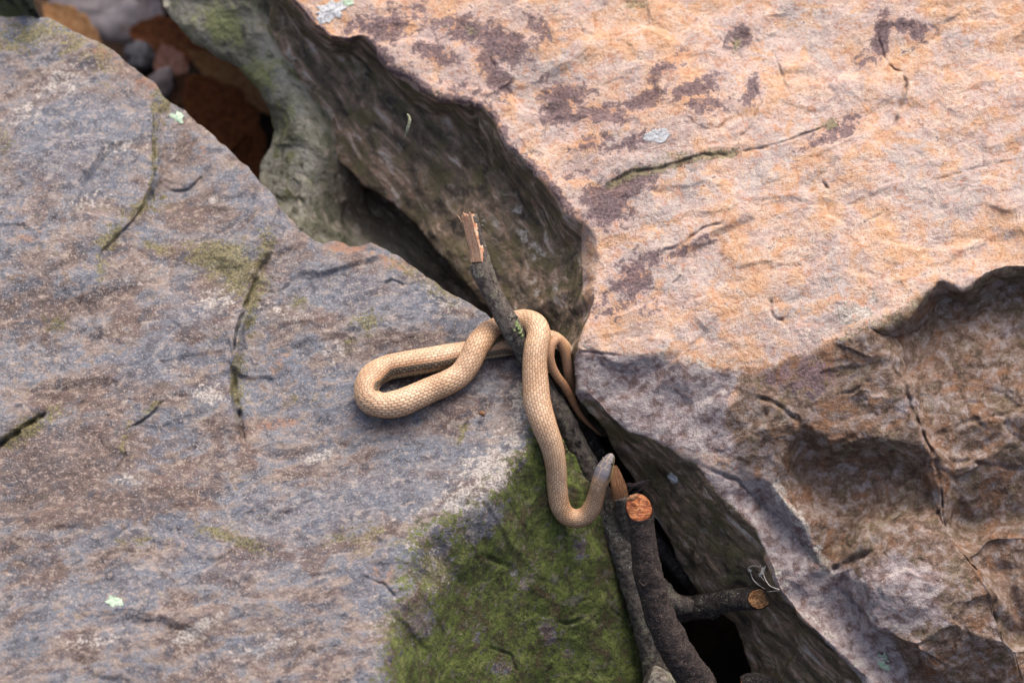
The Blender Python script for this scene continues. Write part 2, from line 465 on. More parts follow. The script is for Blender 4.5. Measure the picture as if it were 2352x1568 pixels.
# ------------------------------------------------------------------ rock builder
ROCKS = {}
def build_rock(name, outline, lines, mat, seed, R=30, Rd=38, sig=3.2, amps=1.0, cracks=(), steps=(), masks=None, fol=(1, 0), fol2=(0.66, 0.75),
               skirt=1120, inward=0.35, rough_out=1.0, chip=1.0, asp=0.7, boost=None, swell=14):
    poly = rough_poly(outline, seed, rough_out)
    X = GX[(GX > poly[:, 0].min() - 30) & (GX < poly[:, 0].max() + 30)]
    Y = GY[(GY > poly[:, 1].min() - 30) & (GY < poly[:, 1].max() + 30)]
    ins = inside_mask(poly, X, Y)
    D, PX, PY, _ = edge_dist(poly, X, Y, max(R, 46) + 2)
    H = blur(cdt_height(lines, X, Y), sig)
    XX, YY = np.meshgrid(X, Y)
    N = np.zeros_like(H)
    for i, (w, am) in enumerate([(520, swell), (320, 18), (140, 9), (62, 4.0), (27, 1.8), (12, 0.9), (6.5, 0.4)]):
        N += am * perlin(XX / w, YY / w, H / w, seed + i)
    # chipped, stepped relief: flakes with one sharp side
    fa = XX * fol[0] + YY * fol[1]; fb = -XX * fol[1] + YY * fol[0] + 0.8 * H
    for i, (w, am) in enumerate([(190, 15.0), (80, 6.0), (34, 2.2), (14, 0.8)]):
        N += chip * am * facets(fa * asp, fb, w, seed + 20 + i * 7)
    if boost: N = N * (1 + boost[0] * boost[1](X, Y, H))
    # displace along the surface normal: on steep walls mostly sideways
    gy, gx = np.gradient(H, Y, X)
    gx = blur(gx, 3); gy = blur(gy, 3)
    ln_ = np.sqrt(1 + gx * gx + gy * gy)
    fade = smooth(0, 14, D)
    NX = -gx / ln_ * amps * N * fade; NY = -gy / ln_ * amps * N * fade; NZ = amps * N / ln_
    H = H + NZ
    wob = 5 * perlin(XX / 34, YY / 34, 0 * XX, seed + 40), 5 * perlin(XX / 34, YY / 34, 0 * XX, seed + 41)
    for cl, wd, dp in cracks:
        cp = np.array(cl, float)
        cp = densify([tuple(p) for p in cp], 7.0, False)
        cp = cp + np.stack([2.6 * perlin(cp[:, 0] / 16, cp[:, 1] / 16, 0 * cp[:, 0], seed + 50), 2.6 * perlin(cp[:, 0] / 16, cp[:, 1] / 16, 0 * cp[:, 0], seed + 51)], 1)
        dd, _, _, tt = edge_dist(cp, X, Y, wd * 2.2, False)
        ends = np.clip(np.minimum(tt, 1 - tt) * 7, 0.15, 1)
        vary = 0.75 + 0.8 * perlin(XX / 22, YY / 22, 0 * XX, seed + 60)
        H -= dp * ends * np.clip(vary, 0.2, 1.4) * np.exp(-(dd / (wd * 0.62)) ** 2) * (dd < wd * 2.2)
    s = np.clip(D / R, 0, 1)
    Rvar = Rd * (0.75 + 0.6 * perlin(XX / 90, YY / 90, 0 * XX, seed + 70))
    H -= Rvar * (1 - np.sqrt(np.clip(1 - (1 - s) ** 2, 0, 1)))
    cell = ins[:-1, :-1] & ins[1:, :-1] & ins[:-1, 1:] & ins[1:, 1:]
    # drop cells that hang by a corner
    used = np.zeros(ins.shape, bool)
    used[:-1, :-1] |= cell; used[1:, :-1] |= cell; used[:-1, 1:] |= cell; used[1:, 1:] |= cell
    idx = -np.ones(ins.shape, int); idx[used] = np.arange(used.sum())
    jj, ii = np.nonzero(cell)
    F = np.stack([idx[jj, ii], idx[jj + 1, ii], idx[jj + 1, ii + 1], idx[jj, ii + 1]], 1)
    full = np.zeros(ins.shape, int)
    full[:-1, :-1] += cell; full[1:, :-1] += cell; full[:-1, 1:] += cell; full[1:, 1:] += cell
    vx = XX + np.clip(NX, -22, 22); vy = YY + np.clip(NY, -22, 22)
    bnd = used & (full < 4) & (D < 9) & (PX != 0)
    vx[bnd] = PX[bnd]; vy[bnd] = PY[bnd]
    vxu, vyu, vd = vx[used], vy[used], H[used]
    V = pt(vxu, vyu, vd)
    # skirt: the hidden sides
    e = np.concatenate([F[:, [0, 1]], F[:, [1, 2]], F[:, [2, 3]], F[:, [3, 0]]])
    ek = np.sort(e, 1); k = ek[:, 0].astype(np.int64) * (len(V) + 1) + ek[:, 1]
    _, inv, cnt = np.unique(k, return_inverse=True, return_counts=True)
    be = e[cnt[inv] == 1]
    bv = np.unique(be)
    # inward direction from the gradient of the outline distance, smoothed
    cen = poly.mean(0)
    seg = np.roll(poly, -6, 0) - np.roll(poly, 6, 0)
    area = 0.5 * np.sum(poly[:, 0] * np.roll(poly[:, 1], -1) - np.roll(poly[:, 0], -1) * poly[:, 1])
    nrm = np.stack([-seg[:, 1], seg[:, 0]], 1) * np.sign(area); nrm /= np.linalg.norm(nrm, axis=1)[:, None] + 1e-9
    pb = np.stack([vxu[bv], vyu[bv]], 1)
    near = np.empty(len(bv), int)
    for q in range(0, len(bv), 400):
        near[q:q + 400] = np.argmin(((pb[q:q + 400, None, :] - poly[None]) ** 2).sum(2), 1)
    nin = nrm[near]
    base_n = len(V); lay = [bv]; Vs = [V]; at_x = [vxu]; at_y = [vyu]; at_d = [vd]
    drops = np.array([5, 14, 30, 55, 90, 140, 210, 320, 470, skirt])
    for q, dr in enumerate(drops):
        off = inward * dr * (0.55 + 0.45 * min(1, dr / 120))
        dd = vd[bv] - dr
        rx = pb[:, 0] + nin[:, 0] * off; ry = pb[:, 1] + nin[:, 1] * off
        a_ = min(1, dr / 60)
        rx = rx + a_ * 14 * perlin(rx / 70, ry / 70, dd / 70, seed + 80) + a_ * 5 * perlin(rx / 22, ry / 22, dd / 22, seed + 82)
        ry = ry + a_ * 14 * perlin(rx / 70, ry / 70, dd / 70, seed + 81) + a_ * 5 * perlin(rx / 22, ry / 22, dd / 22, seed + 83)
        Vs.append(pt(rx, ry, dd)); at_x.append(rx); at_y.append(ry); at_d.append(dd)
    loc = -np.ones(base_n, int); loc[bv] = np.arange(len(bv))
    SF = []
    for q in range(len(drops)):
        up = (lambda ids, q=q: ids if q == 0 else base_n + (q - 1) * len(bv) + loc[ids])
        dn = (lambda ids, q=q: base_n + q * len(bv) + loc[ids])
        SF.append(np.stack([up(be[:, 1]), up(be[:, 0]), dn(be[:, 0]), dn(be[:, 1])], 1))
    F = np.concatenate([F] + SF)
    V = np.concatenate(Vs)
    ax = np.concatenate(at_x); ay = np.concatenate(at_y); ad = np.concatenate(at_d)
    def folv(dv):
        al = (ax * dv[0] + ay * dv[1]) / 100; ac = (-ax * dv[1] + ay * dv[0]) / 100
        return np.stack([al, ac, ad / 100], 1)
    attrs = {'fol': folv(fol), 'fol2': folv(fol2)}
    for an, fn in (masks or {}).items():
        chans = []
        for g in fn:
            M = g(X, Y, H) if g else np.zeros_like(H)
            m0 = M[used]
            chans.append(np.concatenate([m0] + [m0[bv]] * len(drops)))
        attrs[an] = np.stack(chans, 1)
    o = mesh_obj(name, V, F, mat, attrs=attrs)
    ROCKS[o.name] = (X, Y, H + NZ * (np.minimum(ln_, 1.35) ** 2 - 1))
    return o

def sample(rk, x, y):
    X, Y, H = ROCKS[rk]
    x = np.asarray(x, float); y = np.asarray(y, float)
    i = np.clip(np.searchsorted(X, x) - 1, 0, len(X) - 2); j = np.clip(np.searchsorted(Y, y) - 1, 0, len(Y) - 2)
    tx = np.clip((x - X[i]) / (X[i + 1] - X[i]), 0, 1); ty = np.clip((y - Y[j]) / (Y[j + 1] - Y[j]), 0, 1)
    return (H[j, i] * (1 - tx) + H[j, i + 1] * tx) * (1 - ty) + (H[j + 1, i] * (1 - tx) + H[j + 1, i + 1] * tx) * ty

def poly_mask(pl, soft):
    def f(X, Y, H):
        p = np.array(pl, float)
        ins = inside_mask(p, X, Y); D, _, _, _ = edge_dist(p, X, Y, soft)
        return np.where(ins, 0.5 + 0.5 * D / soft, 0.5 - 0.5 * D / soft)
    return f
def comb(*fs):
    def f(X, Y, H):
        M = fs[0](X, Y, H)
        for g in fs[1:]: M = np.maximum(M, g(X, Y, H))
        return M
    return f
def B(l): return lambda X, Y, H: blobs(l, X, Y)
def L(l): return lambda X, Y, H: bands(l, X, Y)

# ------------------------------------------------------------------ grey boulder under the snake
M_GREY = mat_grey_rock(); M_PEACH = mat_peach_rock(); M_BACK = mat_back_rock()
def gtop(x, y): return 0.50 * (y - 870) - 0.02 * (x - 1100)
def P_(l, f): return [(x, y, f(x, y)) for x, y in l]
ridgeG = [(-560, 20), (-200, 45), (0, 38), (60, 36), (110, 42), (150, 62), (190, 78), (230, 95), (260, 118), (300, 150), (330, 170), (352, 190), (380, 225), (420, 255), (450, 280),
          (480, 300), (520, 335), (550, 370), (590, 400), (620, 440), (650, 485), (690, 530), (715, 548), (745, 556), (770, 551), (800, 562), (825, 566), (850, 562), (890, 575), (920, 590), (960, 615),
          (1000, 645), (1050, 680), (1085, 705), (1115, 722), (1150, 748), (1195, 790)]
rightG = [(1222, 850), (1240, 920), (1285, 990), (1340, 1085), (1392, 1180), (1428, 1280), (1455, 1400), (1478, 1568), (1500, 1900)]
outG = ridgeG + rightG + [(1480, 2040), (-590, 2040)]
edgeG = [(1219, 975), (1196, 1045), (1150, 1110), (1095, 1165), (1030, 1195), (965, 1232), (928, 1300), (918, 1380), (895, 1450), (872, 1568), (850, 2045)]
mossy = lambda x, y: 50 - 0.36 * (y - 985) - 0.30 * (x - 1215)
linesG = [P_([(-640, -60), (300, 0), (700, 300), (1100, 600), (1250, 780)], gtop), P_([(-640, 600), (-640, 1200), (-640, 2080)], lambda x, y: gtop(x, y) - 20),
          [(x, y, gtop(x, y) + 4) for x, y in edgeG],
          P_([(1255, 930), (1310, 985), (1400, 1085)], mossy),
          P_([(1200, 1120), (1120, 1240), (1040, 1330), (1000, 1480), (960, 1700)], lambda x, y: 0.45 * gtop(x, y) + 0.55 * mossy(x, y) - 4),
          P_([(1500, 1150), (1520, 1568), (1560, 2080)], lambda x, y: mossy(x, y) - 70),
          P_([(1330, 1150), (1360, 1300), (1380, 1450), (1400, 1620), (1420, 2080)], lambda x, y: mossy(x, y) + 20),
          P_([(1200, 1300), (1220, 1500), (1240, 1700)], lambda x, y: mossy(x, y) + 26),
          # ledges and swells of the top face
          [(352, 200, gtop(352, 200) + 10), (368, 300, gtop(368, 300) + 24), (372, 400, gtop(372, 400) + 28), (330, 480, gtop(330, 480) + 22), (240, 570, gtop(240, 570) + 8)],
          [(388, 215, gtop(388, 215) - 10), (396, 310, gtop(396, 310) - 20), (398, 410, gtop(398, 410) - 22), (352, 500, gtop(352, 500) - 10)],
          [(590, 600, gtop(590, 600) + 24), (552, 740, gtop(552, 740) + 32), (546, 860, gtop(546, 860) + 30), (552, 1000, gtop(552, 1000) + 10)],
          [(618, 610, gtop(618, 610) - 14), (578, 750, gtop(578, 750) - 22), (572, 870, gtop(572, 870) - 22), (575, 1000, gtop(575, 1000))],
          [(0, 1000, gtop(0, 1000) + 14), (100, 935, gtop(100, 935) + 8)], [(10, 1035, gtop(10, 1035) - 8), (115, 965, gtop(115, 965) - 4)],
          P_([(150, 750), (300, 1250), (600, 1400), (800, 1050), (900, 760), (150, 300)], lambda x, y: gtop(x, y) + 10 * math.sin(x * 0.02 + y * 0.013))]
linesG = [l if i < 14 else [p] for i, l in enumerate(linesG)] if False else linesG[:-1] + [[p] for p in linesG[-1]]
masksG = {
    'ma': [comb(B([(60, 75, 75, 25, -8, .7), (160, 90, 40, 30, 40, .6), (235, 130, 30, 40, 30, .55), (370, 255, 18, 45, 0, .85), (366, 350, 14, 70, 5, .95), (330, 470, 45, 22, -35, .8), (255, 545, 40, 20, -40, .7),
                   (230, 610, 10, 30, 0, .7), (510, 580, 80, 32, 10, .95), (545, 620, 50, 40, 40, .9), (500, 560, 40, 20, 0, .7), (360, 555, 30, 14, 20, .7), (600, 580, 20, 60, 15, .7), (585, 690, 16, 60, 12, .85), (840, 740, 28, 22, 0, .75),
                   (690, 690, 20, 14, 20, .6), (560, 870, 13, 55, 0, .85), (60, 985, 60, 18, -32, .85), (960, 640, 60, 18, 30, .55), (1010, 670, 40, 20, 30, .55), (350, 930, 26, 8, -50, .8), (285, 1010, 8, 40, 15, .7),
                   (560, 1240, 50, 14, 20, .75), (500, 1215, 45, 14, 0, .65), (300, 1240, 50, 14, -10, .55), (980, 1320, 50, 65, 15, .75), (960, 1250, 40, 30, 0, .6), (1060, 990, 8, 26, 25, .6), (830, 1240, 60, 26, -8, .5), (900, 1460, 30, 50, 0, .6),
                   (120, 740, 30, 16, 0, .55), (800, 780, 20, 20, 0, .4), (1200, 900, 14, 30, 0, .5), (700, 910, 30, 14, 0, .5), (8, 330, 16, 30, 0, .6), (470, 940, 20, 12, 0, .4)])), 
           (lambda X, Y, H: poly_mask(edgeG + [(1560, 2045), (1560, 985)], 70)(X, Y, H) - blobs([(1250, 1440, 34, 22, 60, .7), (1185, 1330, 12, 40, 10, .6), (1160, 1300, 12, 30, 0, .5), (1075, 1440, 16, 40, 0, .5), (1000, 1310, 34, 50, 10, .6), (1330, 1260, 16, 36, 10, .6), (1130, 1530, 30, 24, 0, .6), (960, 1420, 26, 50, 0, .5), (1300, 1500, 20, 30, 0, .45), (1100, 1200, 60, 22, -30, .35)], X, Y)),
           comb(B([(1130, 1080, 70, 55, -45, .75), (1180, 1010, 30, 60, 10, .6), (1060, 1150, 60, 32, -30, .7), (1195, 920, 20, 55, 5, .75), (1020, 690, 50, 25, 30, .55), (460, 1440, 46, 10, -30, .95), (430, 1465, 30, 14, -20, .85),
                   (480, 900, 34, 24, 0, .7), (730, 1035, 40, 11, -12, .8), (300, 1105, 26, 12, 20, .65), (500, 680, 40, 26, -20, .6), (975, 1290, 40, 55, 0, .6), (880, 1400, 40, 60, 0, .45), (490, 445, 18, 12, 0, .7),
                   (150, 185, 60, 36, -30, .62), (270, 330, 50, 22, -20, .55), (60, 250, 60, 30, -20, .5), (200, 470, 60, 26, -30, .5), (660, 720, 60, 24, 10, .5), (900, 880, 50, 20, -20, .45), (560, 620, 40, 30, 0, .5), (340, 620, 50, 18, -30, .5), (760, 800, 50, 20, 0, .45), (620, 1480, 80, 26, -15, .5), (200, 1480, 70, 26, -15, .45), (960, 1180, 60, 20, -15, .45), (740, 1260, 80, 20, -10, .35)]))],
    'mb': [B([(150, 1050, 220, 90, -12, .75), (250, 900, 170, 70, -30, .55), (60, 720, 110, 80, -30, .6), (430, 480, 60, 40, 0, .7), (300, 1160, 200, 45, -8, .65), (420, 330, 30, 60, 10, .6), (640, 840, 60, 50, 0, .4), (1000, 740, 60, 30, 20, .45), (80, 1320, 90, 60, 0, .6)]),
           B([(130, 330, 130, 110, -20, .7), (420, 720, 110, 60, -20, .6), (780, 660, 150, 60, 10, .7), (960, 690, 70, 40, 20, .7), (800, 1150, 240, 60, -15, .75), (1000, 1050, 100, 60, -10, .6), (500, 1300, 260, 50, -10, .5), (80, 1360, 80, 40, 0, .5), (350, 830, 110, 40, -30, .6), (1120, 880, 70, 60, 0, .55)]),
           B([(240, 120, 50, 16, 20, .6), (340, 190, 60, 18, 20, .55), (470, 340, 50, 16, 45, .5), (800, 566, 50, 14, 0, .75), (900, 600, 60, 14, 20, .6), (640, 960, 60, 14, -5, .6), (60, 560, 60, 18, -20, .5), (640, 830, 40, 40, 0, .5), (880, 1330, 50, 40, 0, .5), (560, 400, 30, 12, 45, .5), (300, 280, 50, 16, -20, .4)])]}
cracksG = [([(352, 195), (370, 250), (374, 330), (378, 400), (368, 450), (330, 490), (270, 545), (235, 580), (228, 625)], 7, 14),
           ([(632, 570), (604, 620), (585, 680), (556, 735), (545, 780), (552, 830)], 8, 20), ([(556, 830), (560, 880), (562, 940), (566, 1000)], 8, 32),
           ([(-60, 1060), (0, 1022), (50, 985), (110, 945)], 8, 26), ([(290, 985), (340, 955), (375, 918)], 5, 12), ([(290, 1000), (285, 1050), (255, 1095)], 4, 8),
           ([(425, 1090), (432, 1050), (450, 1020)], 4, 7), ([(180, 720), (188, 670), (205, 640)], 4, 8), ([(1048, 1010), (1062, 985), (1075, 965)], 4, 8),
           ([(395, 425), (430, 420), (460, 395)], 5, 11), ([(830, 1330), (880, 1345), (905, 1375)], 5, 10), ([(1090, 1262), (1130, 1280), (1150, 1290)], 9, 16), ([(1270, 1420), (1300, 1428), (1330, 1418)], 6, 14),
           ([(880, 650), (900, 640), (925, 650)], 5, 8), ([(1100, 1480), (1150, 1500), (1165, 1540)], 6, 10)]
grey = build_rock('boulder', outG, linesG, M_GREY, 3, R=34, Rd=40, swell=44, amps=1.05, cracks=cracksG, masks=masksG, fol=(0.955, -0.296), inward=0.30, chip=0.8)
tag(grey, 'blue-grey and mauve lichened boulder with a mossy green face, the snake lying on it', 'boulder')
GREY = grey.name

# ------------------------------------------------------------------ peach boulder
def ptop(x, y): return 0.40 * (y - 790) + 0.05 * (x - 1330) + 12
ridgeP = [(560, -480), (600, -120), (660, 0), (690, 30), (720, 65), (760, 95), (800, 100), (830, 85), (860, 110), (900, 150), (940, 175), (970, 200), (1010, 225), (1060, 230), (1110, 245), (1140, 290), (1160, 330),
          (1200, 370), (1240, 400), (1270, 440), (1300, 480), (1340, 510), (1365, 540), (1372, 590), (1362, 640), (1350, 700), (1335, 745), (1324, 796)]
edgeB = [(1324, 796), (1380, 802), (1440, 808), (1500, 818), (1560, 834), (1620, 828), (1700, 846), (1760, 845), (1830, 820), (1880, 800), (1930, 790), (1990, 755), (2040, 742), (2090, 715), (2130, 670), (2160, 645), (2210, 665), (2260, 640), (2300, 625), (2352, 620), (2500, 590), (3000, 560)]
under = [(535, -480), (572, -120), (632, 12), (690, 75), (748, 118), (806, 130), (870, 170), (948, 230), (1020, 272), (1080, 320), (1128, 385), (1180, 445), (1234, 500), (1290, 575), (1328, 660), (1324, 745)]
flank = [(440, -480), (470, -120), (520, 20), (570, 120), (640, 220), (740, 310), (850, 400), (950, 480), (1040, 580), (1120, 660), (1200, 725), (1260, 770)]
outP = [(430, -500), (455, -120), (505, 20), (560, 130), (625, 235), (730, 330), (840, 420), (940, 500), (1030, 600), (1105, 690), (1190, 752), (1260, 800), (1318, 815), (1322, 860), (1326, 905), (1350, 945), (1400, 1000), (1440, 1075), (1480, 1150), (1530, 1230), (1570, 1310),
        (1620, 1385), (1690, 1425), (1715, 1500), (1730, 1568), (1780, 2040), (2960, 2040), (2960, -500)]
linesP = [P_(ridgeP, ptop)[:-1] + [(1324, 796, 10)],
          [(x, y, min(30, ptop(x, y) * 0.6 + 12)) for x, y in edgeB],
          [(x, y, ptop(x, y) - 150 - 30 * max(0, 1 - max(0, y) / 600)) for x, y in under[:-3]] + [(1290, 575, -215), (1318, 660, -150), (1318, 745, -80)],
          [(x, y, ptop(x, y) - 235 - 60 * max(0, 1 - max(0, y) / 600)) for x, y in flank],
          P_([(330, -520), (520, 300), (900, 620), (1180, 800)], lambda x, y: ptop(x, y) - 340), [(1240, 850, -240)],
          P_([(700, -540), (1500, -540), (2300, -540), (3040, -540), (3040, 0), (3040, 400)], ptop),
          P_([(1700, 300)], lambda x, y: ptop(x, y) + 18), [(2000, 300, ptop(2000, 300) + 18)], [(2300, 300, ptop(2300, 300) + 10)], [(1500, 550, ptop(1500, 550) + 18)], [(1900, 550, ptop(1900, 550) + 18)], [(1100, 60, ptop(1100, 60) + 12)],
          [(1324, 796, 10), (1326, 904, 4), (1352, 926, 4), (1378, 951, 6), (1431, 993, 8), (1488, 1003, 14), (1551, 1032, 16), (1604, 1061, 8), (1661, 1134, -4), (1735, 1213, -6), (1770, 1300, -16), (1787, 1365, -18), (1866, 1443, -25), (1944, 1517, -30), (1997, 1564, -36), (2150, 1750, -60), (2300, 2080, -100)],
          [(1290, 880, -130), (1318, 935, -105), (1380, 1010, -115), (1420, 1080, -150), (1455, 1160, -180), (1505, 1240, -205), (1545, 1320, -225), (1600, 1400, -240), (1670, 1440, -250), (1690, 1510, -260), (1705, 1580, -270), (1750, 2080, -330)],
          [(1480, 1065, -66), (1560, 1130, -78), (1640, 1230, -92), (1700, 1320, -100), (1770, 1420, -112), (1850, 1500, -116), (1920, 1570, -124)],
          [(1600, 950, 20)], [(1520, 900, 14)], [(1420, 890, 10)], [(1640, 1010, 16)],
          [(1735, 904, 52), (1840, 967, 42), (1918, 1019, 38), (2020, 1010, 38), (2120, 1020, 24)],
          [(1850, 1090, -56), (1960, 1085, -70), (2090, 1090, -38)], [(1771, 1113, 14), (1845, 1202, 4), (1887, 1302, -38)], [(1735, 1140, -38), (1800, 1230, -49)], [(1690, 1060, 10)],
          [(1960, 1190, -66), (2060, 1170, -52), (2150, 1150, -32)],
          [(1902, 1312, -35), (1997, 1276, 14), (2080, 1207, 4), (2176, 1202, -7), (2230, 1270, 18), (2285, 1349, 32), (2325, 1490, 14), (2360, 1600, -35)],
          [(1918, 1349, -32), (2023, 1464, 18), (2101, 1490, 35), (2180, 1440, 42), (2230, 1380, 38)], [(1990, 1340, 24), (2080, 1330, 35)],
          [(1990, 1490, -52), (2100, 1568, -77), (2220, 1610, -105)], [(1880, 1380, -60), (1980, 1470, -56)],
          [(2049, 841, 24), (2080, 883, 28), (2107, 972, 28), (2149, 1045, 14), (2160, 1110, 4), (2164, 1160, -7)],
          [(2085, 840, -60), (2115, 890, -32), (2150, 980, -14), (2185, 1050, -24), (2200, 1130, -52)],
          [(2060, 775, -52), (2120, 745, -91), (2170, 690, -105), (2220, 705, -116), (2300, 665, -122), (2400, 660, -140)],
          [(2230, 830, -60), (2380, 820, -77)], [(2240, 960, -18), (2380, 950, -24)], [(2300, 1080, -46)], [(2210, 1190, -116), (2250, 1200, -105), (2352, 1190, -80)], [(2270, 1228, -32), (2400, 1232, -28)],
          [(2335, 1350, -24), (2420, 1480, -42)], [(2310, 1330, -52), (2345, 1440, -60)], [(3040, 700, -120), (3040, 1300, -200), (3040, 2080, -260)], [(1880, 1700, -120), (1900, 2080, -180)]]
brownpoly = [(1690, 850), (1760, 848), (1880, 803), (1990, 760), (2130, 675), (2210, 668), (2352, 622), (2560, 600), (2560, 1700), (2150, 1700), (2040, 1570), (1950, 1440), (1900, 1330), (1850, 1200), (1780, 1090), (1660, 1040), (1640, 960), (1700, 910)]
wallpoly = [(1352, 930), (1378, 953), (1431, 995), (1488, 1005), (1551, 1034), (1604, 1061), (1661, 1134), (1735, 1213), (1750, 1300), (1780, 1380), (1866, 1450), (1944, 1525), (2000, 1600), (2000, 2080), (1500, 2080), (1250, 1000), (1300, 900)]
masksP = {
    'ma': [comb(B([(1150, 105, 63, 36, 20, .8), (1080, 70, 80, 31, 10, .7), (1000, 125, 52, 19, 20, .75), (880, 62, 69, 29, 0, .7), (1130, 160, 63, 22, 60, .75), (1300, 210, 46, 29, 10, .8), (1290, 258, 46, 26, 0, .75), (1380, 262, 63, 24, 0, .7), (1480, 236, 53, 22, -20, .75), (1350, 330, 46, 19, -15, .6),
                   (1520, 165, 39, 17, -35, .7), (1460, 325, 57, 17, -15, .55), (1400, 470, 46, 41, -20, .85), (1430, 430, 69, 26, -15, .85), (1450, 640, 39, 53, 30, .7), (1500, 600, 34, 19, 0, .6), (1590, 215, 51, 19, -20, .7), (1625, 245, 41, 22, 0, .65), (1700, 78, 21, 22, -40, .75), (1680, 100, 16, 17, 0, .6),
                   (2025, 80, 15, 41, 10, .95), (2085, 60, 51, 14, 8, .8), (2105, 78, 18, 17, 0, .8), (1930, 300, 51, 19, -20, .7), (1880, 330, 57, 11, -15, .65), (1960, 265, 23, 14, 0, .6), (1985, 130, 23, 17, 0, .55), (1240, 60, 34, 36, 0, .45), (940, 30, 69, 24, 0, .5), (1060, 200, 46, 17, 10, .5), (1560, 130, 28, 12, -40, .55),
                   (1580, 570, 57, 12, -20, .5), (1730, 210, 16, 36, 20, .6), (1330, 400, 46, 17, 0, .45), (1400, 700, 46, 48, 0, .4), (1500, 700, 46, 36, 0, .35), (1620, 190, 46, 14, -20, .55), (1860, 860, 57, 36, 0, .6), (1780, 870, 46, 17, -20, .6)]),
                L([([(p[0] + 8, p[1] - 2) for p in ridgeP[2:-6]], 9, .62)])),
           comb(L([([(1400, 425), (1449, 402), (1520, 390), (1616, 368), (1690, 354)], 10, .8)]), B([(1905, 287, 22, 11, -20, .8), (1690, 100, 10, 18, 0, .7), (1085, 70, 18, 16, 0, .55), (1030, 60, 20, 14, 0, .4), (1460, 8, 34, 12, 0, .7), (1560, 365, 46, 12, 0, .6), (1000, 215, 30, 10, 10, .5)]),
                L([([(1940, 780), (1990, 752), (2060, 725), (2110, 690), (2160, 650)], 9, .55), ([(2200, 680), (2290, 640), (2360, 635)], 14, .6), ([(2030, 1010), (2090, 1100), (2060, 1180), (1950, 1240), (1880, 1290)], 26, .45), ([(1900, 1040), (2000, 1040)], 24, .5)])),
           B([(1965, 720, 55, 24, -10, .8), (2010, 690, 26, 20, 0, .6), (1340, 790, 16, 10, 0, .7), (1500, 815, 60, 10, 5, .5), (1600, 830, 60, 14, 0, .6), (1790, 1130, 22, 36, -38, .8), (1835, 1190, 12, 36, -38, .85), (1870, 1270, 26, 46, -35, .7), (1700, 1170, 26, 60, -40, .45), (1165, 330, 14, 24, 0, .5), (1190, 370, 20, 24, 20, .5), (1215, 560, 20, 70, -38, .6), (1190, 480, 14, 60, -45, .5), (1280, 660, 18, 60, -28, .4), (1800, 1330, 30, 60, -40, .55), (1880, 1430, 24, 60, -42, .55), (1960, 1520, 24, 50, -42, .5), (1545, 1097, 13, 9, 35, .95), (2030, 1520, 12, 20, -30, .6)])],
    'mb': [poly_mask(brownpoly, 30), comb(poly_mask([(1310, 806), (1500, 824), (1700, 860), (1660, 960), (1700, 1040), (1580, 1036), (1440, 1000), (1310, 930)], 26), poly_mask([(1600, 1050), (1680, 1095), (1770, 1105), (1850, 1200), (1900, 1320), (1960, 1400), (2040, 1480), (2090, 1575), (1990, 1575), (1870, 1450), (1790, 1370), (1740, 1220), (1660, 1140)], 22), B([(2060, 1370, 90, 75, 0, .95), (2150, 1400, 60, 60, 0, .6), (1960, 1340, 60, 30, 20, .7), (1720, 1200, 40, 80, -38, .6), (1830, 1340, 70, 70, -35, .7), (1930, 1480, 50, 70, -40, .7), (2090, 930, 60, 30, 0, .45), (2050, 1010, 70, 20, 0, .45), (2300, 1450, 30, 60, 0, .5), (2320, 760, 60, 20, -15, .45), (1800, 920, 60, 20, 20, .4)])),
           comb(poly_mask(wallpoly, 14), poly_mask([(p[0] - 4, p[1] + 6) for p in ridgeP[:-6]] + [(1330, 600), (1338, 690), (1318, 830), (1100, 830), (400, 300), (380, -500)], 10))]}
cracksP = [([(2025, 57), (2016, 81), (2035, 138), (2054, 157), (2075, 164)], 4.5, 10), ([(2075, 164), (2082, 195), (2068, 247), (2054, 286)], 6, 20), ([(1378, 428), (1449, 400), (1530, 388), (1616, 366), (1687, 355)], 6, 10), ([(1687, 355), (1783, 333), (1854, 307), (1911, 286)], 4.5, 10),
           ([(1506, 604), (1526, 576), (1568, 564), (1616, 528), (1659, 519)], 5, 10), ([(1773, 109), (1792, 162), (1809, 209)], 4.5, 8), ([(1683, 333), (1725, 295), (1749, 238), (1730, 195)], 4.5, 7), ([(1773, 690), (1768, 715), (1778, 733)], 5, 12), ([(1778, 735), (1795, 738)], 5, 10), ([(1885, 420), (1900, 435)], 5, 10),
           ([(2030, 825), (2070, 880), (2105, 965), (2145, 1045), (2160, 1110), (2166, 1170), (2190, 1220), (2235, 1282), (2285, 1345), (2312, 1430), (2330, 1500), (2350, 1580)], 6.5, 20), ([(2150, 1170), (2172, 1200)], 9, 24),
           ([(1735, 910), (1780, 925), (1830, 965)], 7, 15), ([(1905, 1030), (1960, 1010), (2000, 1015)], 16, 15), ([(2140, 1000), (2190, 985), (2240, 960), (2260, 985)], 11, 9), ([(2150, 1062), (2230, 1060), (2352, 1080)], 10, 7), ([(1900, 1312), (1950, 1290), (2000, 1265)], 8, 16),
           ([(1910, 1350), (1960, 1405), (2020, 1470)], 7, 14), ([(1604, 1064), (1690, 1100), (1770, 1180), (1850, 1260), (1890, 1310)], 7, 12), ([(1325, 806), (1380, 812), (1430, 818)], 5, 9), ([(2100, 430), (2190, 400), (2260, 380), (2352, 360)], 4, 5), ([(1118, 120), (1135, 150), (1128, 185)], 5, 7), ([(2000, 870), (1960, 900), (1930, 905)], 7, 8)]
peach = build_rock('boulder', outP, linesP, M_PEACH, 11, R=16, Rd=16, sig=1.7, amps=0.95, cracks=cracksP, masks=masksP, fol=(0.94, -0.34), fol2=(0.66, 0.75), inward=0.15, skirt=1120, boost=(0.25, poly_mask(brownpoly, 40)))
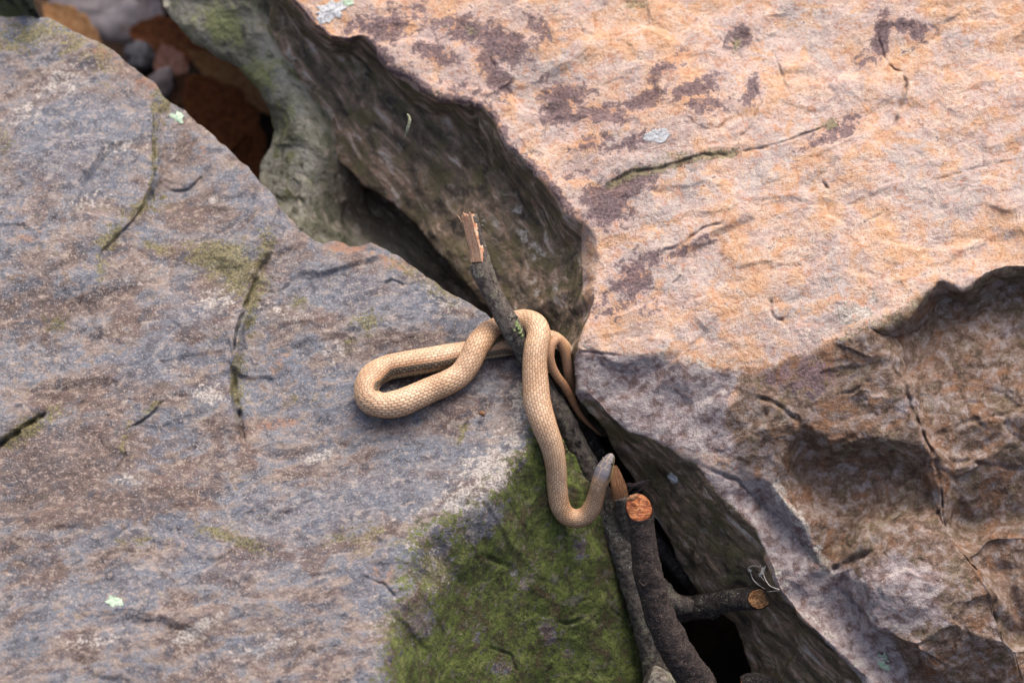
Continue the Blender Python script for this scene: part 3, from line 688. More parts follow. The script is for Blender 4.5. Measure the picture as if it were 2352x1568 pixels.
tag(peach, 'large peach and rust boulder with purple stains, brown fractured lower faces and dark undercut', 'boulder')
PEACH = peach.name

# ------------------------------------------------------------------ grey-green boulder deep in the gap
outB = [(300, -480), (340, -160), (372, 0), (400, 50), (440, 95), (490, 125), (545, 155), (590, 200), (618, 250), (628, 300), (618, 340), (600, 375), (592, 410), (580, 480), (570, 620), (640, 800), (1000, 980), (1420, 1000), (1420, 600), (1300, 100), (1000, -480)]
linesB = [[(240, -520, -760), (360, 0, -660), (440, 95, -610), (545, 155, -570), (630, 300, -520), (590, 420, -500), (540, 640, -440)], [(1100, -520, -640), (1440, 0, -640), (1440, 1020, -540)], [(560, 0, -520), (640, 130, -490), (720, 300, -440), (700, 450, -400), (680, 600, -350), (680, 820, -260)],
          [(820, 200, -600), (870, 420, -620), (920, 560, -560), (1050, 700, -500), (1080, 1000, -400)], [(760, 520, -480), (820, 640, -420)], [(1150, 560, -600), (1220, 700, -520)], [(1300, 800, -520)], [(560, 1000, -300), (1000, 1020, -380)]]
masksB = {'mb': [B([(900, 450, 160, 110, 30, .9), (1100, 650, 160, 120, 30, .8), (760, 620, 120, 80, 20, .45), (560, 60, 60, 120, -30, .5)]), B([(520, 60, 60, 40, 40, .8), (590, 170, 60, 40, 40, .7), (650, 270, 40, 60, 0, .6), (440, 40, 40, 40, 0, .5)]), None]}  # first channel darkens the rock in the gap as painted shade, second is green
back = build_rock('boulder', outB, linesB, M_BACK, 23, R=46, Rd=60, sig=6, amps=1.1, masks=masksB, fol=(0.66, 0.75), inward=0.2, skirt=700)
tag(back, 'smooth grey-green boulder deep in the gap between the two big rocks', 'boulder')
BACK = back.name

# small boulder peeking out beyond the grey one
outC = [(-260, -260), (-60, -150), (40, -60), (75, 0), (92, 45), (95, 100), (60, 240), (-260, 300)]
linesC = [[(-300, -300, -640), (0, -120, -640), (60, 0, -620), (110, 60, -610), (110, 260, -560)], [(-300, 340, -480), (80, 340, -520)], [(-40, 20, -560)]]
small = build_rock('boulder', outC, linesC, M_BACK, 31, R=40, Rd=50, sig=5, masks={'mb': [None, B([(30, 20, 60, 60, 0, .7)]), None]}, skirt=420, inward=0.1)
tag(small, 'small pale grey-green rock just beyond the far rim of the blue-grey boulder', 'boulder')

# ------------------------------------------------------------------ ground
def ground_z(x, y):
    t = np.clip((y + 0.10) / 0.34, 0, 1); t = t * t * (3 - 2 * t)
    return -0.04 + 0.47 * t + 0.010 * perlin(x / 0.10, y / 0.10, 0 * x, 91) + 0.004 * perlin(x / 0.03, y / 0.03, 0 * x, 92)
def make_ground():
    def ax(c0, c1):
        a = list(np.arange(c0, c1, 0.012)); s = 0.012; lo = []; x = c0
        while x > -80: s *= 1.25; x -= s; lo.append(x)
        s = 0.012; hi = []; x = a[-1]
        while x < 80: s *= 1.25; x += s; hi.append(x)
        return np.array(lo[::-1] + a + hi)
    X = ax(-0.55, 0.55); Y = ax(-0.4, 0.7)
    XX, YY = np.meshgrid(X, Y)
    V = np.stack([XX, YY, ground_z(XX, YY)], 2).reshape(-1, 3)
    n = len(X); jj, ii = np.meshgrid(np.arange(len(Y) - 1), np.arange(n - 1), indexing='ij')
    q = (jj * n + ii).ravel()
    F = np.stack([q, q + 1, q + n + 1, q + n], 1)
    t = NT('damp_leafy_soil', 0.9, 0.2)
    o = t.obj()
    n1 = t.noise(o, 14, 4, 0.65); n2 = t.noise(o, 90, 4, 0.7)
    c = t.ramp(n1, [(0.36, C(34, 24, 17)), (0.5, C(54, 37, 24)), (0.64, C(74, 52, 35))])
    c = t.mix(t.ss(n2, 0.5, 0.62), c, C(46, 33, 24))
    t.out(c, t.bump(n2, 0.004, 0.8))
    g = mesh_obj('ground', V, F, t.m, base=(0, 0, 0)); g['kind'] = 'structure'
    return g
make_ground()

def ground_d(x, y):
    """survey height of the ground below a survey point"""
    d = -300.0
    for _ in range(900):
        p = pt(x, y, d)
        if p[2] <= float(ground_z(np.array([p[0]]), np.array([p[1]]))[0]): break
        d -= 3.0
    return d

# ------------------------------------------------------------------ curves and tubes
def catmull(keys, step):
    k = np.array(keys, float); n = len(k)
    P = np.vstack([2 * k[0] - k[1], k, 2 * k[-1] - k[-2]])
    out = []
    for i in range(n - 1):
        p0, p1, p2, p3 = P[i:i + 4]
        t01 = max(np.linalg.norm((p1 - p0)[:3]), 1e-3) ** 0.5; t12 = max(np.linalg.norm((p2 - p1)[:3]), 1e-3) ** 0.5; t23 = max(np.linalg.norm((p3 - p2)[:3]), 1e-3) ** 0.5
        m1 = (p2 - p1) + t12 * ((p1 - p0) / t01 - (p2 - p0) / (t01 + t12))
        m2 = (p2 - p1) + t12 * ((p3 - p2) / t23 - (p3 - p1) / (t12 + t23))
        u = np.linspace(0, 1, 40, endpoint=False)[:, None]
        out.append((2 * u ** 3 - 3 * u ** 2 + 1) * p1 + (u ** 3 - 2 * u ** 2 + u) * m1 + (-2 * u ** 3 + 3 * u ** 2) * p2 + (u ** 3 - u ** 2) * m2)
    out = np.vstack(out + [k[-1:]])
    s = np.concatenate([[0], np.cumsum(np.linalg.norm(np.diff(out[:, :3], axis=0), axis=1))])
    m = max(4, int(s[-1] / step))
    ss_ = np.linspace(0, s[-1], m + 1)
    return np.stack([np.interp(ss_, s, out[:, c]) for c in range(k.shape[1])], 1), ss_

def frames(P, ref):
    T = np.gradient(P[:, :3], axis=0); T /= np.linalg.norm(T, axis=1)[:, None] + 1e-12
    ref = np.broadcast_to(np.asarray(ref, float), T.shape)
    N = ref - (ref * T).sum(1)[:, None] * T
    N /= np.linalg.norm(N, axis=1)[:, None] + 1e-12
    for _ in range(12):
        N[1:-1] = (N[:-2] + N[1:-1] * 2 + N[2:]) / 4
        N -= (N * T).sum(1)[:, None] * T; N /= np.linalg.norm(N, axis=1)[:, None] + 1e-12
    return T, N, np.cross(T, N)

def ring_faces(m, n, close=True):
    i = np.arange(m - 1)[:, None]; j = np.arange(n)[None]
    a = i * n + j; b = i * n + (j + 1) % n
    return np.stack([a, b, b + n, a + n], 2).reshape(-1, 4)

# ------------------------------------------------------------------ sticks
def mat_bark(name, dark, mid, lichen_amt, ring=0.5):
    t = NT(name, 0.75, 0.3)
    f = t.attr('fol').outputs['Vector']
    n1 = t.noise(f, 2.2, 4, 0.65); n2 = t.noise(f, 9.0, 4, 0.75)
    ln = t.noise(t.mapping(f, (5.5, 0.9, 1)), 3.0, 3, 0.6)
    c = t.mix(t.ss(n1, 0.40, 0.60), C(*dark), C(*mid))
    c = t.mix(t.math('MULTIPLY', t.ss(n2, 0.55, 0.66), 0.55), c, C(150, 136, 126))
    c = t.mix(t.math('MULTIPLY', t.ss(n2, 0.45, 0.36), 0.8), c, C(26, 23, 22))
    c = t.mix(t.math('MULTIPLY', t.ss(ln, 0.60, 0.68), ring), c, C(168, 140, 120))
    li = t.mask(t.math('MULTIPLY', t.ss(t.noise(t.mapping(f, (1, 1, 1), (8, 3, 3)), 1.3, 3, 0.6), 0.40, 0.64), lichen_amt), n2, 1.8, 0.50, 0.68)
    c = t.mix(t.math('MULTIPLY', li, 0.85), c, t.mix(t.ss(n1, 0.45, 0.55), C(176, 174, 160), C(136, 138, 108)))
    nr = t.bump(t.math('ADD', n2, t.math('MULTIPLY', ln, 0.7)), 0.0016, 0.9)
    return t.out(c, nr)
BARK_A = mat_bark('lichened_grey_bark', (78, 70, 66), (124, 114, 104), 0.6, 0.25)
BARK_B = mat_bark('dark_cherry_bark', (44, 36, 35), (76, 64, 60), 0.22, 0.75)
BARK_C = mat_bark('wet_black_bark', (34, 30, 30), (60, 52, 50), 0.5, 0.35)

def mat_wood(name, c1, c2, c3, sc=3.0):
    t = NT(name, 0.7, 0.25)
    f = t.attr('fol').outputs['Vector']
    n1 = t.noise(t.mapping(f, (0.12, 1, 1)), sc * 5, 4, 0.65); n2 = t.noise(f, sc * 2, 4, 0.7)
    c = t.ramp(n1, [(0.36, C(*c1)), (0.5, C(*c2)), (0.64, C(*c3))])
    c = t.mix(t.math('MULTIPLY', t.ss(n2, 0.50, 0.60), 0.75), c, C(*c1))
    return t.out(c, t.bump(n1, 0.0012, 0.9))
WOOD_PALE = mat_wood('fresh_split_wood', (216, 140, 98), (248, 200, 160), (255, 228, 198))
WOOD_RED = mat_wood('red_orange_cut_wood', (96, 44, 22), (158, 86, 44), (196, 140, 94), 1.1)
WOOD_TAN = mat_wood('tan_cut_wood', (112, 70, 40), (182, 132, 86), (214, 172, 126), 1.1)
WOOD_OLD = mat_wood('weathered_split_wood', (124, 84, 58), (168, 120, 84), (196, 150, 110))

def bark_tube(keys, seed, seg=36, step=2.2, lump=1.0, ref=(0.2, 0.1, 1.0)):
    P, s = catmull(keys, step)
    T, N, Bn = frames(P, ref)
    th = np.linspace(0, 2 * math.pi, seg, endpoint=False)
    r = P[:, 3][:, None] * np.ones((1, seg))
    cx = N[:, None, :] * np.cos(th)[None, :, None] + Bn[:, None, :] * np.sin(th)[None, :, None]
    Q = P[:, None, :3] + cx * r[..., None]
    lum = 1 + lump * (0.10 * perlin(Q[..., 0] / 34, Q[..., 1] / 34, Q[..., 2] / 34, seed) + 0.055 * perlin(Q[..., 0] / 12, Q[..., 1] / 12, Q[..., 2] / 12, seed + 1) + 0.03 * perlin(Q[..., 0] / 5, Q[..., 1] / 5, Q[..., 2] / 5, seed + 2))
    # faint growth rings round the twig
    lum += 0.018 * lump * perlin(s[:, None] / 4.0 + 0 * th, np.cos(th)[None] * 1.2 + 0 * r, np.sin(th)[None] * 1.2 + 0 * r, seed + 3)
    Q = P[:, None, :3] + cx * (r * lum)[..., None]
    fol = np.stack([s[:, None] / 30 + 0 * r, np.cos(th)[None] * r / 30, np.sin(th)[None] * r / 30], 2)
    return P, s, T, N, Bn, Q, fol, th

def to_world(Q): return pt(Q[..., 0], Q[..., 1], Q[..., 2])

def finish_tube(name, Q, fol, mat, parent, cap0=True, cap1=True):
    m, n = Q.shape[:2]
    V = to_world(Q).reshape(-1, 3); F = list(ring_faces(m, n).tolist()); fl = fol.reshape(-1, 3)
    if cap0:
        V = np.vstack([V, V[:n].mean(0)]); fl = np.vstack([fl, fl[:n].mean(0)]); c = len(V) - 1
        F += [[(j + 1) % n, j, c, c] for j in range(n)]
    if cap1:
        b = (m - 1) * n
        V = np.vstack([V, V[b:b + n].mean(0)]); fl = np.vstack([fl, fl[b:b + n].mean(0)]); c = len(V) - 1
        F += [[b + j, b + (j + 1) % n, c, c] for j in range(n)]
    F = [f if f[2] != f[3] else f[:3] for f in F]
    return mesh_obj(name, V, F, mat, parent, attrs={'fol': fl}, base=None)

def cut_face(ring, T, mat, parent, seed, bulge=3.0, name='cut_face', lip=0.93):
    """rough sawn or snapped wood at a stick's end; ring (n,3) survey points, T pointing out of the end"""
    c = ring.mean(0); n = len(ring); V = []; fl = []
    rs = [lip, 0.85, 0.7, 0.52, 0.34, 0.16]
    for k, q in enumerate(rs):
        p = c + (ring - c) * q
        h = bulge * (0.25 + 0.9 * perlin(p[:, 0] / 11, p[:, 1] / 11, p[:, 2] / 11, seed) + 0.6 * perlin(p[:, 0] / 4.5, p[:, 1] / 4.5, p[:, 2] / 4.5, seed + 1))
        if k == 0: h = h * 0.2
        V.append(p + T * (h + 0.8)[:, None]); fl.append((p - c) / 18)
    V = np.array(V).reshape(-1, 3); fl = np.array(fl).reshape(-1, 3)
    V = np.vstack([V, c + T * bulge * 0.5, ]); fl = np.vstack([fl, [0, 0, 0]])
    F = ring_faces(len(rs), n).tolist(); b = (len(rs) - 1) * n
    F += [[b + j, b + (j + 1) % n, len(V) - 1] for j in range(n)]
    # back skirt so the plug seats in the bark
    k = len(V); V = np.vstack([V, c + (ring - c) * lip - T * 4]); fl = np.vstack([fl, (ring - c) / 18])
    F += [[k + j, k + (j + 1) % n, (j + 1) % n, j] for j in range(n)]
    return mesh_obj(name, to_world(V), F, mat, parent, attrs={'fol': fl})

# the broken stick the snake is threaded round
KA = [(1078, 496, 36, 20.9), (1088, 540, 34, 20.9), (1100, 585, 32, 22.0), (1106, 618, 30, 25.3), (1124, 660, 28, 23.7), (1148, 705, 27, 23.1), (1170, 745, 23, 25.3), (1186, 775, 10, 23.1), (1206, 815, -12, 20.9), (1240, 875, -42, 20.9), (1285, 942, -66, 23.1),
      (1320, 1010, -84, 23.1), (1364, 1096, -106, 24.2), (1394, 1170, -124, 27.5), (1424, 1250, -142, 29.7), (1456, 1340, -160, 30.8), (1490, 1450, -182, 33.0), (1516, 1560, -205, 35.2), (1540, 1680, -232, 36.3)]
rA = empty('broken_stick', pt(1516, 1560, -205))
tag(rA, 'long grey lichened stick with a pale splintered top, wedged between the boulders under the snake', 'stick')
P, s, T, N, Bn, Q, fol, th = bark_tube(KA, 201, seg=44, step=2.0)
cutn = np.array([-0.76, -0.22, 0.62]); cutn /= np.linalg.norm(cutn)
s_split = s[np.argmin(np.abs(P[:, 1] - 604))]
rel = Q - P[:, None, :3]
hgt = (rel * cutn).sum(2)
lim = np.where(s[:, None] < s_split, 0.30 * P[:, 3][:, None], 99)
over = np.maximum(hgt - lim, 0)
Q = Q - over[..., None] * cutn
jag = 7 * perlin(th * 2.2, 0 * th, 0 * th, 33) + 3 * perlin(th * 6, 0 * th, 0 * th, 34)
for k in range(4): Q[k] += T[0] * (jag * (1 - k / 4))[:, None]
barkA = finish_tube('bark', Q, fol, BARK_A, rA)
# splintered wood filling the split side
sel = np.nonzero((s < s_split + 3) & (s > 0))[0]
na = 26; Vw = []; fw = []
for k in sel:
    r = P[k, 3]; t0 = T[k]; side = np.cross(t0, cutn); side /= np.linalg.norm(side)
    q = np.linspace(-1, 1, na)
    fib = 2.2 * perlin(q * 4.5, 0 * q + s[k] / 300, 0 * q, 60) + 1.2 * perlin(q * 11, 0 * q + s[k] / 160, 0 * q, 61)
    top = (0.50 + 0.06 * np.sqrt(np.clip(1 - q * q, 0, 1))) * r + 0.8 * fib
    top[0] = top[-1] = 0.05 * r
    shift = -2.0 * min(1, (s_split - s[k]) / 30) if s[k] < s_split else 0
    p = P[k, :3] + np.outer(q * 0.90 * r - shift, side) + np.outer(top, cutn)
    if k - sel[0] < 10:
        p = p - t0 * ((5 * perlin(q * 3.2, 0 * q, 0 * q, 63) + 5 * perlin(q * 8, 0 * q, 0 * q, 64) + 3) * (1 - (k - sel[0]) / 10))[:, None]
    back_ = P[k, :3] + np.outer(q[::-1] * 0.8 * r - shift, side) + (-0.1 * r) * cutn
    if k - sel[0] < 10:
        back_ = back_ - t0 * ((5 * perlin(q[::-1] * 3.2, 0 * q, 0 * q, 63) + 3) * (1 - (k - sel[0]) / 10))[:, None]
    Vw.append(np.vstack([p, back_])); fw.append(np.stack([np.full(2 * na, s[k] / 30), np.concatenate([q, q[::-1]]) * r / 20, np.zeros(2 * na)], 1))
Vw = np.array(Vw)
finish_tube('split_wood', Vw, np.array(fw), WOOD_PALE, rA)
# a pulled fibre and the knot hole with its lip
def thin(name, keys, r, mat, parent=None, seg=6, step=3.0):
    k = [(a, b, c, r * (1 if i not in (0, len(keys) - 1) else 0.45)) for i, (a, b, c) in enumerate(keys)]
    P, s = catmull(k, step); T, N, Bn = frames(P, (0.3, 0.2, 1)); th = np.linspace(0, 2 * math.pi, seg, endpoint=False)
    Q = P[:, None, :3] + (N[:, None] * np.cos(th)[None, :, None] + Bn[:, None] * np.sin(th)[None, :, None]) * P[:, 3][:, None, None]
    return finish_tube(name, Q, Q / 40, mat, parent)
thin('splinter', [(1062, 512, 44), (1055, 500, 46), (1049, 492, 47)], 0.9, WOOD_PALE, rA)
thin('splinter', [(1070, 503, 44), (1066, 492, 44), (1064, 486, 45)], 1.2, WOOD_PALE, rA)
def knot(x, y, d, r, mat, parent, ax=(0.2, -0.1, 1), name='knot'):
    ax = np.array(ax, float); ax /= np.linalg.norm(ax); u = np.cross(ax, [0, 1, 0]); u /= np.linalg.norm(u); v = np.cross(ax, u)
    th = np.linspace(0, 2 * math.pi, 18, endpoint=False); prof = [(1.35, -0.6), (1.15, 0.1), (0.9, 0.34), (0.66, 0.26), (0.45, -0.15), (0.1, -0.3)]
    Q = np.array([[np.array([x, y, d]) + r * (a * (1 + 0.16 * math.sin(3 * t + 1)) * (math.cos(t) * u + math.sin(t) * v) + b * ax) for t in th] for a, b in prof])
    return finish_tube(name, Q, Q / 30, mat, parent, False, True)
knot(1181, 734, 42, 8, BARK_C, rA, (0.5, 0.1, 0.85))
knot(1100, 622, 50, 6, BARK_A, rA, (-0.6, 0.2, 0.8))
knot(1130, 648, 48, 4.5, BARK_C, rA, (0.3, 0.1, 0.95))
knot(1142, 672, 47, 4.0, BARK_C, rA, (0.3, 0.1, 0.95))
knot(1330, 1018, -62, 6, BARK_C, rA, (0.2, 0.1, 0.97))
knot(1394, 1168, -98, 7, BARK_C, rA, (0.1, 0.1, 0.98))

# moss and lichen on the stick: little crumbly cushions
M_STICKMOSS = None
def mat_simple(name, c1, c2, sc, rough=0.9, bump=0.002):
    t = NT(name, rough, 0.2); o = t.obj(); n = t.noise(o, sc, 4, 0.7)
    c = t.ramp(n, [(0.38, C(*c1)), (0.62, C(*c2))])
    return t.out(c, t.bump(n, bump, 0.8))
M_STICKMOSS = mat_simple('pale_green_lichen', (116, 132, 72), (190, 204, 148), 500)
def cushion(name, x, y, d, rx, ry, h, mat, parent, seed, ang=0, nrm=(0, 0, 1)):
    n = 26; th = np.linspace(0, 2 * math.pi, n, endpoint=False); ca, sa = math.cos(math.radians(ang)), math.sin(math.radians(ang))
    nv = np.array(nrm, float); nv /= np.linalg.norm(nv); ux = np.array([ca, sa, 0]); ux = ux - nv * ux.dot(nv); ux /= np.linalg.norm(ux); uy = np.cross(nv, ux)
    Q = []
    for q, hh in [(1.0, -0.6), (0.96, 0.2), (0.85, 0.6), (0.62, 0.85), (0.36, 1.0), (0.1, 1.05)]:
        jr = q * (1 + 0.30 * perlin(np.cos(th) * 2.2, np.sin(th) * 2.2, 0 * th, seed) + 0.22 * perlin(np.cos(th) * 5, np.sin(th) * 5, 0 * th, seed + 1))
        zz = h * (hh + 0.5 * perlin(np.cos(th) * 3 * q + 5, np.sin(th) * 3 * q, 0 * th, seed + 2))
        Q.append(np.array([x, y, d]) + np.outer(jr * np.cos(th) * rx, ux) + np.outer(jr * np.sin(th) * ry, uy) + np.outer(zz, nv))
    return finish_tube(name, np.array(Q), np.array(Q) / 20, mat, parent, False, True)
for k, (x, y, d, rx, ry) in enumerate([(1187, 742, 42, 6, 4.5), (1192, 752, 40, 6, 6), (1195, 762, 36, 4.5, 7), (1181, 758, 43, 4, 3.5), (1199, 771, 30, 3, 5), (1186, 748, 43, 4, 4), (1112, 508, 46, 5, 8), (1108, 520, 49, 4, 4), (1318, 985, -52, 5, 3.5), (1336, 1045, -66, 4, 3)]):
    cushion('lichen_tuft', x, y, d, rx, ry, 2.6, M_STICKMOSS if k < 6 else BARK_A, rA, 300 + k, 40, (0.35, -0.1, 0.9))

# the thick cut branch standing in front
KB = [(1468, 1166, 118, 31.0), (1474, 1215, 102, 30.1), (1480, 1262, 86, 31.0), (1489, 1318, 68, 33.8), (1497, 1345, 58, 32.9), (1506, 1385, 44, 32.9), (1522, 1430, 28, 35.7), (1546, 1478, 10, 37.6), (1574, 1525, -10, 38.5), (1606, 1575, -34, 39.5), (1660, 1680, -80, 39.5)]
rB = empty('cut_branch', pt(1606, 1575, -34))
tag(rB, 'thick dark upright branch with a raw red-orange cut end, in front of the crevice', 'branch')
P, s, T, N, Bn, Q, fol, th = bark_tube(KB, 221, seg=48, step=2.4, lump=0.8)
nrm = np.array([-0.02, -0.55, 0.83]); nrm /= np.linalg.norm(nrm); tt = -T[0]; fc = P[0, :3]
for k in range(9):
    sh = ((Q[k] - P[k, :3]) @ nrm) / (tt @ nrm)
    Q[k] -= np.outer(sh * (1 - k / 9), tt)
finish_tube('bark', Q, fol, BARK_B, rB, False)
cut_face(Q[0], nrm, WOOD_RED, rB, 230, 5.5)
cushion('bark_flap', 1452, 1142, 138, 15, 7, 5, WOOD_OLD, rB, 233, -35, (0.1, -0.5, 0.8))
knot(1478, 1336, 94, 9, BARK_B, rB, (-0.2, 0.1, 0.95)); knot(1512, 1420, 66, 8, BARK_B, rB, (-0.2, 0.2, 0.95))

# stub with tan cut end, sticking out to the right
KD = [(1744, 1376, -92, 25), (1716, 1374, -104, 27), (1690, 1376, -118, 26), (1655, 1382, -140, 27), (1610, 1392, -165, 29), (1565, 1400, -190, 30), (1520, 1410, -215, 32)]
rD = empty('cut_stub', pt(1610, 1392, -165))
tag(rD, 'short dark branch stub with a round tan cut end, pointing at the peach boulder', 'branch')
P, s, T, N, Bn, Q, fol, th = bark_tube(KD, 241, seg=40, step=2.4)
# the end is sawn at a slant so that its face looks up
fn = np.array([0.50, 0.12, 0.85]); fn /= np.linalg.norm(fn); tt = -T[0]
for k in range(9):
    sh = ((Q[k] - P[k, :3]) @ fn) / (tt @ fn)
    Q[k] -= np.outer(sh * (1 - k / 9), tt)
finish_tube('bark', Q, fol, BARK_C, rD, False)
cut_face(Q[0], fn, WOOD_TAN, rD, 245, 3.0, lip=0.9)

# knobby side shoot with a blunt end
KE = [(1592, 1392, -128, 15), (1578, 1390, -130, 20), (1556, 1386, -136, 22), (1536, 1372, -144, 22), (1512, 1345, -152, 23), (1488, 1318, -160, 24), (1462, 1290, -165, 24)]
rE = empty('side_shoot', pt(1512, 1345, -152))
tag(rE, 'stubby grey lichened side shoot with a blunt rounded end behind the thick dark branch', 'branch')
P, s, T, N, Bn, Q, fol, th = bark_tube(KE, 251, seg=32, step=2.4, lump=1.5)
finish_tube('bark', Q, fol, BARK_A, rE)
knot(1560, 1388, -114, 8, BARK_A, rE, (0.1, 0.1, 1))

# thin dark twigs deeper in the crevice
for kk, (keys, lab, mt) in enumerate([
        ([(1268, 850, -150, 12), (1300, 905, -158, 13), (1345, 985, -170, 14), (1392, 1065, -182, 14), (1440, 1150, -200, 15), (1520, 1260, -225, 17), (1600, 1350, -250, 20), (1650, 1410, -270, 20)], 'thin black twig running behind the lichened stick, down into the crevice', BARK_C),
        ([(1484, 1562, -122, 38), (1508, 1574, -126, 42), (1530, 1600, -140, 44), (1560, 1680, -170, 46)], 'pale crusted end of a thick broken limb at the foot of the mossy face', mat_bark('pale_crusted_bark', (120, 110, 100), (186, 178, 164), 1.0, 0.1)),
        ([(1705, 1566, -150, 14), (1722, 1562, -150, 17), (1760, 1568, -165, 20), (1800, 1600, -190, 20)], 'small broken twig end with a fibrous brown tip low in the dark crevice', BARK_C)]):
    r_ = empty(['dark_twig', 'broken_limb', 'twig_end'][kk], pt(*keys[-1][:3])); tag(r_, lab, 'twig' if kk != 1 else 'branch')
    P, s, T, N, Bn, Q, fol, th = bark_tube(keys, 260 + kk * 5, seg=26, step=3)
    finish_tube('bark', Q, fol, mt, r_, False)
    cut_face(Q[0], -T[0], WOOD_OLD if kk != 1 else BARK_A, r_, 262 + kk, 3.0, 'snapped_end')

# split wedge of pale wood behind the head
KF = [(1406, 1072, -34, 11), (1413, 1092, -38, 15), (1420, 1115, -46, 18), (1424, 1138, -58, 19), (1428, 1156, -72, 18), (1436, 1190, -100, 18), (1452, 1240, -140, 18)]
rF = empty('split_stub', pt(1452, 1240, -140))
tag(rF, 'short split stub of bare brown wood just behind the head of the snake', 'branch')
P, s, T, N, Bn, Q, fol, th = bark_tube(KF[:5], 271, seg=24, step=2.0, lump=0.7)
cn = np.array([0.1, -0.2, 0.95]); cn /= np.linalg.norm(cn)
hg = ((Q - P[:, None, :3]) * cn).sum(2); Q -= np.maximum(hg - 0.25 * P[:, 3][:, None], 0)[..., None] * cn
fol[..., 0] *= 0.8; fol[..., 1] = ((Q - P[:, None, :3]) @ np.array([1.0, 0, 0])) / 18
finish_tube('bare_wood', Q, fol, WOOD_OLD, rF)
P, s, T, N, Bn, Q, fol, th = bark_tube(KF[3:], 275, seg=24, step=2.2)
finish_tube('bark', Q, fol, BARK_A, rF)

# ------------------------------------------------------------------ the snake
def zD(zx, zy): return 775.2 + zx * 0.36612, 660.4 + zy * 0.36612
def z2D(zx, zy): return 1177.1 + zx * 0.18316, 689.06 + zy * 0.18316
def rest(x, y, r):
    hs = [sample(GREY, x + a * r, y + b * r) for a, b in ((0, 0), (.6, 0), (-.6, 0), (0, .6), (0, -.6))]
    return float(np.mean(hs)) * 0.6 + float(np.max(hs)) * 0.4 + r * 1.02
SK = []          # x, y, d, r, dorsal x, y, d
def add(x, y, d, r, dors): SK.append((x, y, d, r) + tuple(dors))
up1 = (-0.12, -0.25, 0.96); upc = (0.0, -0.42, 0.9); upb = (0.0, -1.0, 0.10)
for zx, zy, hw, d in [(1724, 1041, 30, 46), (1706, 1076, 44, 47), (1682, 1125, 52, 45), (1658, 1190, 53, 42), (1638, 1250, 53, 36), (1624, 1310, 55, 24), (1602, 1372, 57, 10), (1560, 1428, 58, -2), (1500, 1448, 58, -6), (1438, 1428, 59, -2), (1398, 1372, 61, 8), (1378, 1250, 63, 26), (1371, 1130, 64, 46),
                      (1347, 1000, 70, 63), (1296, 860, 78, 70), (1254, 720, 84, 60), (1243, 600, 81, 52), (1238, 480, 76, 47), (1247, 375, 75, 40), (1262, 300, 74, 24), (1238, 235, 74, 2), (1175, 212, 74, -18), (1110, 222, 74, -24)]:
    x, y = zD(zx, zy); add(x, y, d, hw * 0.36612, (-0.42, -0.2, 0.88) if zx > 1620 else up1)
for zx, zy, hw, lift in [(1035, 250, 76, 8), (940, 296, 80, 20), (872, 375, 76, 34), (830, 465, 74, 26), (772, 545, 76, 12), (690, 598, 79, 3), (590, 640, 81, 0), (480, 690, 84, 0), (370, 732, 87, 0), (268, 738, 80, 0), (196, 698, 80, 0), (186, 630, 82, 0), (218, 562, 84, 0), (300, 512, 84, 0), (425, 484, 85, 0), (565, 462, 87, 0), (700, 436, 84, 0), (810, 412, 76, 0), (930, 392, 64, 0), (1040, 378, 60, -2)]:
    x, y = zD(zx, zy); r = hw * 0.36612
    dv = upb if zy < 570 and zx > 200 and lift <= 0 else ((-0.75, -0.25, 0.45) if zx < 200 else ((-0.25, -0.85, 0.5) if zx > 900 else upc))
    add(x, y, rest(x, y, r) + lift, r, dv)
for zx, zy, hw, d in [(1140, 356, 56, -46), (1240, 322, 52, -52)]:
    x, y = zD(zx, zy); add(x, y, d, hw * 0.36612, upc)
for zx, zy, hw, d in [(500, 470, 85, -46), (620, 540, 72, -46), (710, 660, 60, -54), (750, 820, 54, -70), (765, 980, 48, -90), (775, 1110, 46, -108), (760, 1180, 46, -112), (735, 1090, 50, -88), (700, 910, 60, -56), (680, 760, 62, -40), (640, 610, 60, -26), (565, 500, 56, -14), (488, 560, 60, -6), (462, 680, 62, -4),
                      (488, 820, 57, -12), (556, 950, 54, -25), (645, 1065, 52, -40), (718, 1190, 48, -55), (780, 1320, 42, -70), (850, 1435, 36, -84), (930, 1530, 28, -98), (1020, 1615, 18, -112), (1110, 1690, 7, -126)]:
    x, y = z2D(zx, zy); add(x, y, d, hw * 0.18316, (0.05, -0.3, 0.95))
P, s = catmull([k[:4] for k in SK], 1.65)
Pk, _ = catmull(SK, 1.65)
# keep radii smooth
r = P[:, 3].copy()
for _ in range(30): r[1:-1] = (r[:-2] + 2 * r[1:-1] + r[2:]) / 4
hwid = np.interp(s, [0, 1.2, 3.5, 8, 15, 26, 38, 50, 62, 78, 105], [0.6, 5.2, 8.6, 11.6, 14.2, 17.8, 21.0, 22.6, 21.6, 19.2, 19.6])
bl = smooth(85, 120, s)
w_ = hwid * (1 - bl) + r * bl
hh = w_ * np.interp(s, [0, 10, 30, 55, 80, 130], [0.62, 0.64, 0.68, 0.78, 0.88, 0.97])
dors = Pk[:len(P), 4:7]
if len(dors) < len(P): dors = np.vstack([dors, np.repeat(dors[-1:], len(P) - len(dors), 0)])
T, N, Bn = frames(P, dors)
NS = 28; seg = NS * 5
th = np.linspace(-math.pi, math.pi, seg, endpoint=False)
ph = np.concatenate([[0], np.cumsum(np.diff(s) / np.maximum(0.40 * np.maximum(r[1:], 6), 2.0))])
A = np.broadcast_to(th[None] / (2 * math.pi) * NS, (len(P), seg)); Bp = np.broadcast_to(ph[:, None], A.shape)
best = np.full(A.shape, 9.0); second = best.copy(); ca = np.zeros(A.shape); cb = np.zeros(A.shape)
